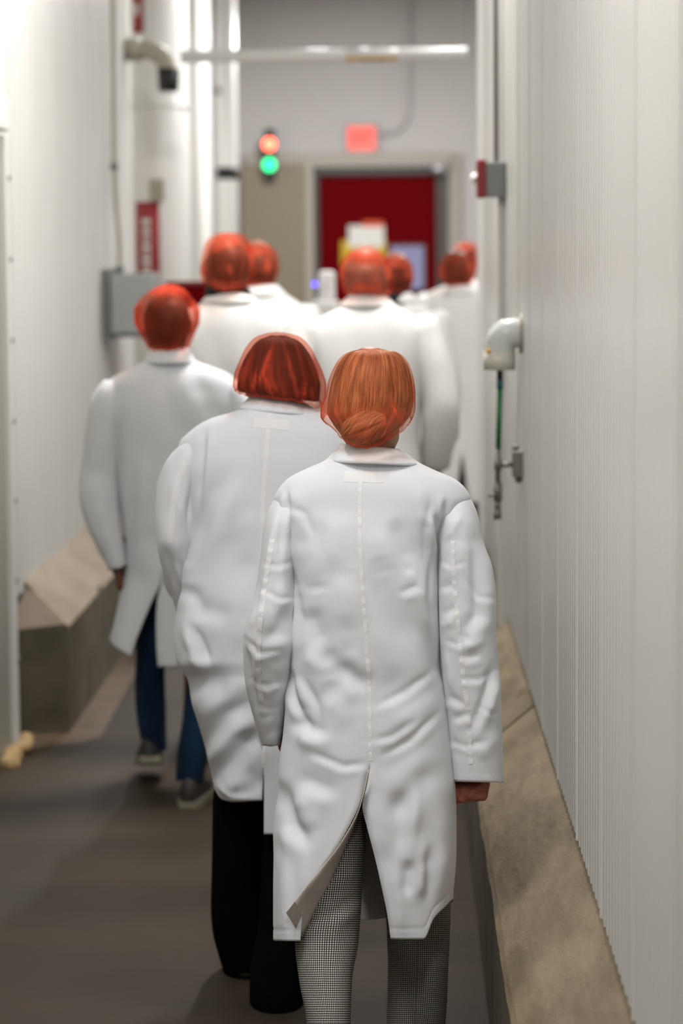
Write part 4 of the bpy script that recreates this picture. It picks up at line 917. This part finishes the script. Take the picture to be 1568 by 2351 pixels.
    e = pt(418, 1345, .03); sweep('forearm_sleeve', [(*pt(416, 1300, .04), .046), (*pt(424, 1335, .10), .050), (*pt(446, 1350, .18), .047), (*pt(478, 1364, .275), .042)], 'cloth', c, n=28, per=8, rough=(.005, .05), seed=4)
    bulge2 = [(r[0], 1225-r[2], 1225-r[1], r[3], r[4]) for r in bulge]
    s2, _ = loft('sleeve', Y-.012, bulge2, 40, 40, .9, .9, rough=(.005, .06), seed=26, material='cloth', parent=c, solid=.0018, close_bot=True)
    sweep('forearm_sleeve', [(*pt(808, 1310, .04), .046), (*pt(802, 1345, .10), .050), (*pt(782, 1360, .18), .047), (*pt(752, 1376, .275), .042)], 'cloth', c, n=24, per=6)
    # second cuff seen at the hip
    collar('collar', Y, (578, 908, 690, 922), (548, 938, 726, 952), 0, c, hd=(.066, .09))
    bpy.context.view_layer.update()
    surf_strip('back_seam', c, [(619, 948), (614, 1010), (606, 1100), (604, 1150), (602, 1300), (600, 1500), (602, 1600), (604, 1768)], 11, 'seam', c, pucker=.0006)
    surf_strip('name_tape', c, [(583, 970), (664, 977)], 23, 'seam', c, lift=.0008)
    surf_strip('sleeve_seam', s, [(425, 1058), (408, 1110), (396, 1180), (390, 1250)], 14, 'seam', s)
    # hair and net
    hr = [(772, 618, 655, .012, 0), (782, 594, 682, .05, 0), (805, 573, 704, .078, 0), (835, 556, 720, .098, 0), (865, 546, 731, .108, 0), (890, 544, 736, .112, 0), (905, 552, 735, .110, .005), (925, 575, 731, .10, .01)]
    def strands(px, py, a, v): return .003*vnoise(np.stack([np.cos(a)*16, np.sin(a)*16, v*1.6], -1), 7)
    loft('hair', Y, hr, 60, 110, .95, .95, close_top=True, close_bot=True, material='hairdark', parent=b, wave=strands, hem=[(0, 914), (60, 922), (90, 922), (180, 880), (270, 898), (300, 903), (360, 914)])
    nr = [(764, 615, 658, .014, 0), (772, 590, 686, .055, 0), (795, 567, 710, .084, 0), (828, 551, 727, .106, 0), (858, 539, 739, .118, 0), (884, 535, 745.5, .122, 0), (905, 546, 745, .120, .0), (925, 572, 740, .11, .008), (938, 600, 732, .10, .012)]
    st = [(((636, 775), (612, 830), (598, 880), (596, 912)), 5, .50), (((588, 850), (578, 908)), 4, .45), (((606, 850), (620, 912)), 4, .40), (((648, 775), (668, 850), (688, 925)), 3.5, .40), (((555, 830), (543, 885)), 8, .20), (((715, 800), (738, 885)), 10, .22), (((706, 860), (698, 930)), 4, .40), (((716, 880), (716, 935)), 4, .30)]
    hairnet(Y, nr, b, st, 'net_dark', (.004, 24), .10, seed=6, gather=.30, folds=[(((628, 800), (600, 850), (595, 900)), 7, .005), (((655, 790), (685, 920)), 5, .004), (((605, 860), (622, 908)), 6, .004), (((575, 860), (570, 905)), 7, .004)], hem=[(0, 918), (40, 930), (65, 938), (90, 934), (180, 888), (270, 900), (300, 908), (330, 912), (360, 918)])
    shoe(b, (lx+.03, Y+.20), 0, 0, 0); shoe(b, (rx, Y-.12), 0, 0.0, 0.0)
    return b

# ================================================================== 3: the man in jeans
def build_jeans_man():
    Y = 8.6; X = float(P(395, 1300, Y)[0])
    def pt(px, py, dy=0): return P(px, py, Y+dy).tolist()
    hc = pt(386, 745, .02); nb = pt(390, 840)
    wL = pt(262, 1285, -.02); wR = pt(575, 1200, .15)
    hL = hand(pt(268, 1293, -.03), (.12, .05, -1), (-.2, 1, 0), (1, .2, 0), 1.05, (50, 60, 40))
    lx = float(P(345, 1700, Y+.28)[0]); rx = float(P(443, 1800, Y-.12)[0])
    legs = [([X-.09, Y, .90], [lx+.01, Y+.17, .52], [lx, Y+.22, .17], [lx+.01, Y+.36, .10]), ([X+.09, Y, .90], [rx+.015, Y-.04, .50], [rx, Y-.14, .09], [rx+.01, Y, .04])]
    b = body('person', Y, X, 1.75, hc, nb, None, [(pt(252, 920), pt(222, 1120), wL, hL), (pt(548, 920), pt(578, 1100), wR, hand(wR, (0, .4, -1), (0, 1, .3), (-1, 0, 0), 1.0))], legs, 'skin_dark', voxel=.009)
    tag(b, 'short-haired man in white lab coat and blue jeans beside the left kerb', 'person', 'people walking down the corridor')
    r1 = [(1250, 300, 400, .10, 0), (1350, 318, 392, .098, .03), (1450, 313, 384, .095, .08), (1550, 309, 382, .085, .13), (1650, 314, 383, .08, .19), (1705, 324, 383, .078, .21), (1724, 327, 382, .078, .22)]
    r2 = [(1250, 380, 500, .10, 0), (1400, 410, 490, .10, 0), (1530, 422, 482, .09, -.03), (1650, 418, 480, .085, -.08), (1720, 410, 478, .082, -.11), (1793, 405, 467, .082, -.13)]
    t1, _ = loft('jeans', Y, r1, 40, 36, .9, .9, rough=(.007, .1), seed=31, material='jeans', parent=b); t2, _ = loft('t', Y, r2, 40, 36, .9, .9, rough=(.007, .1), seed=32, material='jeans', parent=b)
    t3, _ = loft('t', Y, [(1180, 310, 480, .12, 0), (1230, 302, 490, .13, 0), (1310, 312, 482, .12, 0)], 8, 36, .8, .8, material='jeans', parent=b); join([t1, t2, t3])
    rows = [(806, 350, 430, .066, 0), (826, 338, 452, .08, 0), (845, 300, 492, .095, 0), (864, 262, 530, .11, 0), (890, 240, 552, .12, 0), (930, 238, 558, .13, 0), (990, 255, 550, .135, 0), (1100, 268, 540, .135, 0), (1200, 276, 536, .135, 0), (1300, 284, 532, .135, 0), (1380, 272, 530, .135, 0), (1440, 258, 526, .135, 0), (1500, 246, 520, .135, 0), (1535, 246, 520, .135, 0)]
    slit = [(806, 388, 388), (1000, 386, 386), (1200, 380, 380), (1312, 374, 375), (1340, 368, 370), (1380, 349, 361), (1430, 328, 358), (1480, 309, 359), (1535, 292, 363)]
    hem = [(0, 1531), (90, 1526), (180, 1500), (270, 1468), (330, 1490), (360, 1506)]
    folds = [(((280, 890), (272, 1000), (280, 1100)), 9, -.010), (((315, 1090), (300, 1180), (290, 1300)), 12, -.012), (((330, 1060), (318, 1160)), 16, .008), (((400, 900), (395, 1000)), 20, -.006), (((430, 860), (420, 960)), 16, .007), (((350, 880), (345, 1000)), 20, .006), (((460, 870), (480, 960)), 16, -.006), (((330, 1220), (380, 1280)), 24, -.008)]
    c, _ = loft('lab_coat', Y, rows, 110, 110, .78, .85, hem=hem, slit=slit, folds=folds, rough=(.008, .12), seed=33, material='cloth', parent=b, solid=.002)
    sl = [(872, 238, 276, .05, 0), (895, 220, 284, .075, 0), (940, 204, 282, .085, 0), (1000, 196, 278, .083, 0), (1080, 186, 276, .078, 0), (1130, 183, 276, .076, -.01), (1190, 192, 278, .072, -.02), (1250, 218, 284, .066, -.03), (1308, 246, 292, .058, -.03)]
    fs = [(((262, 930), (240, 1050)), 10, .008), (((274, 1030), (276, 1100)), 8, -.008), (((250, 1160), (268, 1240)), 10, -.010), (((215, 1100), (235, 1200)), 14, .007)]
    s, _ = loft('sleeve', Y-.012, sl, 60, 48, .9, .9, folds=fs, rough=(.005, .06), seed=34, material='cloth', parent=c, solid=.002, hem=[(0, 1306), (90, 1296), (180, 1300), (270, 1312), (360, 1306)])
    sr = [(r[0], 792-r[2], 792-r[1], r[3], max(0, (r[0]-1000)/300*.12)) for r in sl]
    loft('sleeve', Y-.012, sr, 40, 40, .9, .9, rough=(.005, .06), seed=35, material='cloth', parent=c, solid=.002)
    collar('collar', Y, (345, 800, 434, 799), (330, 834, 448, 832), 0, c, hd=(.068, .09))
    bpy.context.view_layer.update(); surf_strip('back_seam', c, [(388, 842), (386, 1000), (380, 1200), (375, 1308)], 8, 'cloth', c)
    hr = [(676, 366, 400, .012, 0), (684, 350, 418, .05, 0), (705, 336, 430, .085, 0), (735, 331, 436, .10, 0), (760, 332, 434, .10, 0), (785, 340, 428, .09, .0), (803, 350, 424, .075, 0)]
    loft('hair', Y, hr, 30, 48, .95, .95, close_top=True, close_bot=True, material='hairbrown', parent=b, rough=(.003, .03))
    nr = [(654, 372, 404, .014, 0), (664, 350, 424, .06, 0), (685, 324, 442, .10, 0), (712, 308, 459, .118, 0), (738, 309, 458, .12, 0), (765, 322, 447, .112, 0), (788, 334, 436, .098, 0), (805, 345, 430, .085, 0)]
    st = [(((325, 675), (310, 735), (330, 800)), 16, .60), (((440, 675), (456, 735), (434, 800)), 16, .60), (((320, 680), (388, 658), (448, 680)), 16, .50), (((330, 800), (440, 803)), 12, .35)]
    hairnet(Y, nr, b, st, 'net_dark', (.006, 18), .10, seed=8, gather=.10)
    shoe(b, (lx+.004, Y+.20), .1, .035, .22, L=.30); shoe(b, (rx, Y-.14), -.1, 0, 0, L=.30)
    return b

# ================================================================== the people further on
def far_person(Y, cx, top, label, head, shw=.235, coat_rows=None, hairmat='hairbrown', skin='skin', trousers='trousers_black', nst=(), lean=0, hem=.52, arm_out=.03, step=.16, seed=0, collar_m='cloth_far', puff=.10, hair_s=.86, armd=(0, 0), netm='net_far', wrist=None):
    S = FPX/Y; Xc = float(P(cx, 800, Y)[0]); Ht = float(P(cx, top, Y)[2])-.02; px = lambda X: PX((X, Y, 1.2))[0]; py = lambda z: PX((Xc, Y, z))[1]
    hcx = (min(r[1] for r in head)+max(r[2] for r in head))/2; hz = float(P(hcx, (head[0][0]+head[-1][0])/2, Y)[2]); hX = float(P(hcx, 700, Y)[0])
    hc = [hX, Y+.015, hz-.01]; zn = float(P(hcx, head[-1][0], Y)[2])-.035; nb = [Xc+(hX-Xc)*.4, Y, zn]
    zs = zn-.10; arms = []
    wz = {}
    for i, s in enumerate((-1, 1)):
        sh = [Xc+s*(shw-.03), Y, zs]; el = [Xc+s*(shw+arm_out+.02), Y-.02+armd[i]*.3, zs-.30]; wr_ = [Xc+s*(shw+arm_out), Y+.08+armd[i], zs-.54]
        if wrist and i in wrist: wr_ = wrist[i]
        hd_ = hand([wr_[0], wr_[1]+.005, wr_[2]-.015], (-.1*s, .3, -1), (0, 1, .2), (-s, 0, 0), 1.0); arms.append((sh, el, wr_, hd_)); wz[i] = (sh, el, wr_)
    hipz = Ht*.50
    legs = [([Xc-.09, Y, hipz], [Xc-.09, Y+.08, hipz*.55], [Xc-.09, Y+step*.4, .09], [Xc-.09, Y+step*.4+.13, .04]), ([Xc+.09, Y, hipz], [Xc+.09, Y, hipz*.55], [Xc+.09, Y-step, .10], [Xc+.09, Y-step+.13, .04])]
    b = body('person', Y, Xc, Ht, hc, nb, None, arms, legs, skin, voxel=.011)
    tag(b, label, 'person', 'people walking down the corridor')
    objs = [sweep('trousers', [(*(np.array(l[0])+np.array([0, 0, .10])), .10), (*l[0], .10), (*l[1], .078), (l[2][0], l[2][1], .10, .070)], trousers, b, n=20, per=5) for l in legs]
    join(objs)
    z = lambda q: py(q)
    W = shw
    rows = coat_rows or [(z(zn+.03), px(nb[0]-.06), px(nb[0]+.06), .066, 0), (z(zn), px(Xc-.095), px(Xc+.095), .085, 0), (z(zn-.03), px(Xc-W*.68), px(Xc+W*.68), .105, 0), (z(zn-.07), px(Xc-W*.93), px(Xc+W*.93), .12, 0), (z(zn-.12), px(Xc-W), px(Xc+W), .13, 0),
                         (z(zn-.25), px(Xc-W*.93), px(Xc+W*.93), .14, 0), (z(zn-.5), px(Xc-W*.86), px(Xc+W*.86), .14, 0), (z(hipz+.05), px(Xc-W*.92), px(Xc+W*.92), .15, 0), (z(hem), px(Xc-W*1.02), px(Xc+W*1.02), .16, 0)]
    cc = (rows[0][1]+rows[0][2])/2; vz = (rows[-1][0]-rows[0][0])*.78+rows[0][0]
    slit = [(rows[0][0], cc, cc), (vz-5, cc, cc), (vz+10, cc-2, cc+2), (rows[-1][0], cc-16, cc+14)]
    c, _ = loft('lab_coat', Y, rows, 70, 72, .78, .85, slit=slit, rough=(.009, .12), seed=seed, material='cloth_far', parent=b, solid=.002)
    for i in (0, 1):
        sh, el, wr_ = wz[i]
        o = sweep('sleeve', [(sh[0]-(.02 if i else -.02), sh[1], sh[2]+.045, .03), (sh[0], sh[1], sh[2], .075), (el[0], el[1], el[2], .072), (wr_[0], wr_[1], wr_[2]+.03, .058)], 'cloth_far', c, n=24, per=7, close=False, solid=.002, rough=(.008, .07), seed=seed+i)
    pxs = [head[-1][1], head[-1][2]]; hb = head[-1][0]; hcx2 = px(nb[0])
    collar('collar', Y, (hcx2-.062*S, hb-1, hcx2+.062*S, hb-1), (hcx2-.105*S, hb+.04*S, hcx2+.105*S, hb+.04*S), 0, c, collar_m, hd=(.068, .095))
    hr = []
    for (hy, a, b_, hd_) in [(r[0], r[1], r[2], r[3]) for r in head]:
        mid = (a+b_)/2; yy = hb+(hy-hb)*hair_s if hair_s < 1 else hy
        hr.append((yy, mid-(b_-a)/2*hair_s, mid+(b_-a)/2*hair_s, hd_*hair_s, 0))
    loft('hair', Y, hr, 26, 40, .95, .95, close_top=True, close_bot=True, material=hairmat, parent=b, rough=(.002, .03))
    hairnet(Y, [(*r[:4], 0) for r in head], b, nst, netm, (.005, 16), .10, seed=seed+3, m=30, n=64, gather=.22)
    shoe(b, (legs[0][2][0], legs[0][2][1]), 0, 0); shoe(b, (legs[1][2][0], legs[1][2][1]), 0, 0)
    return b, c
def hd_rows(cx, top, bot, w, peak=0):
    h = bot-top; k = w/2
    return [(top, cx-k*.25+peak, cx+k*.25+peak, .012), (top+h*.06, cx-k*.55+peak*.8, cx+k*.55+peak*.8, .06), (top+h*.2, cx-k*.84+peak*.4, cx+k*.84+peak*.4, .098), (top+h*.4, cx-k*.98, cx+k*.98, .115), (top+h*.62, cx-k, cx+k, .115), (top+h*.82, cx-k*.88, cx+k*.88, .10), (bot, cx-k*.62, cx+k*.62, .08)]

build_front_woman()
build_bob_woman()
build_jeans_man()
hm4 = [(535, 505, 545, .012), (541, 488, 560, .06), (562, 471, 576, .10), (592, 464, 583, .118), (622, 460, 582, .12), (648, 467, 574, .11), (668, 490, 560, .09)]
b4, c4 = far_person(9.3, 527, 535, 'tall man in white coat in front of the thin upright pipe', hm4, .225, hairmat='hairbrown', seed=41, arm_out=.0, nst=[(((465, 640), (520, 664), (572, 645)), 12, .7), (((520, 600), (535, 640)), 7, .5), (((470, 600), (462, 640)), 9, .4), (((572, 570), (582, 620)), 8, .4)])
collar('shirt_collar', 9.3, (478, 652, 568, 660), (470, 676, 580, 680), 0, b4, 'shirt_black', hd=(.064, .07))
hm5 = [(573, 818, 856, .012), (579, 800, 874, .06), (597, 786, 889, .10), (622, 780, 897, .118), (648, 782, 900, .12), (664, 788, 899, .11), (676, 798, 894, .09)]
far_person(9.5, 843, 573, 'broad man in white coat in front of the red door, centre of the group', hm5, .225, hairmat='hair_grey', seed=51, arm_out=.03, nst=[(((790, 655), (840, 662), (895, 660)), 10, .75), (((785, 600), (780, 650)), 9, .5), (((890, 600), (898, 650)), 9, .5), (((800, 585), (840, 576), (880, 590)), 8, .25)])
far_person(10.8, 606, 558, 'person in greyish white coat half hidden behind the tall man', hd_rows(592, 558, 655, 52*1.9), .20, hairmat='hairbrown', seed=61, nst=[(((610, 580), (617, 610), (606, 640)), 9, .5)])
b7, c7 = far_person(11.6, 912, 586, 'person in white coat half hidden behind the broad man', hd_rows(908, 586, 672, 84), .20, arm_out=.0, hairmat='hairdark', seed=71, nst=[(((890, 600), (910, 590), (930, 600)), 9, .5), (((935, 610), (944, 650)), 8, .5)])
collar('shirt_collar', 11.6, (875, 664, 938, 666), (866, 696, 946, 700), 0, b7, 'shirt_black', hd=(.07, .10))
far_person(13.0, 1068, 578, 'person in white coat partly hidden by the end of the right wall', hd_rows(1049, 578, 655, 84), .215, hairmat='hairbrown', skin='skin_dark', trousers='trousers_grey', seed=81, armd=(-.02, 0), hem=.6,
           nst=[(((1015, 600), (1012, 630), (1030, 648)), 9, .5), (((1075, 600), (1085, 630)), 9, .5)])
far_person(14.4, 1062, 556, 'person whose raised hairnet peak shows behind the rightmost walker', hd_rows(1062, 556, 640, 70, peak=12), .235, hairmat='hairdark', seed=91)
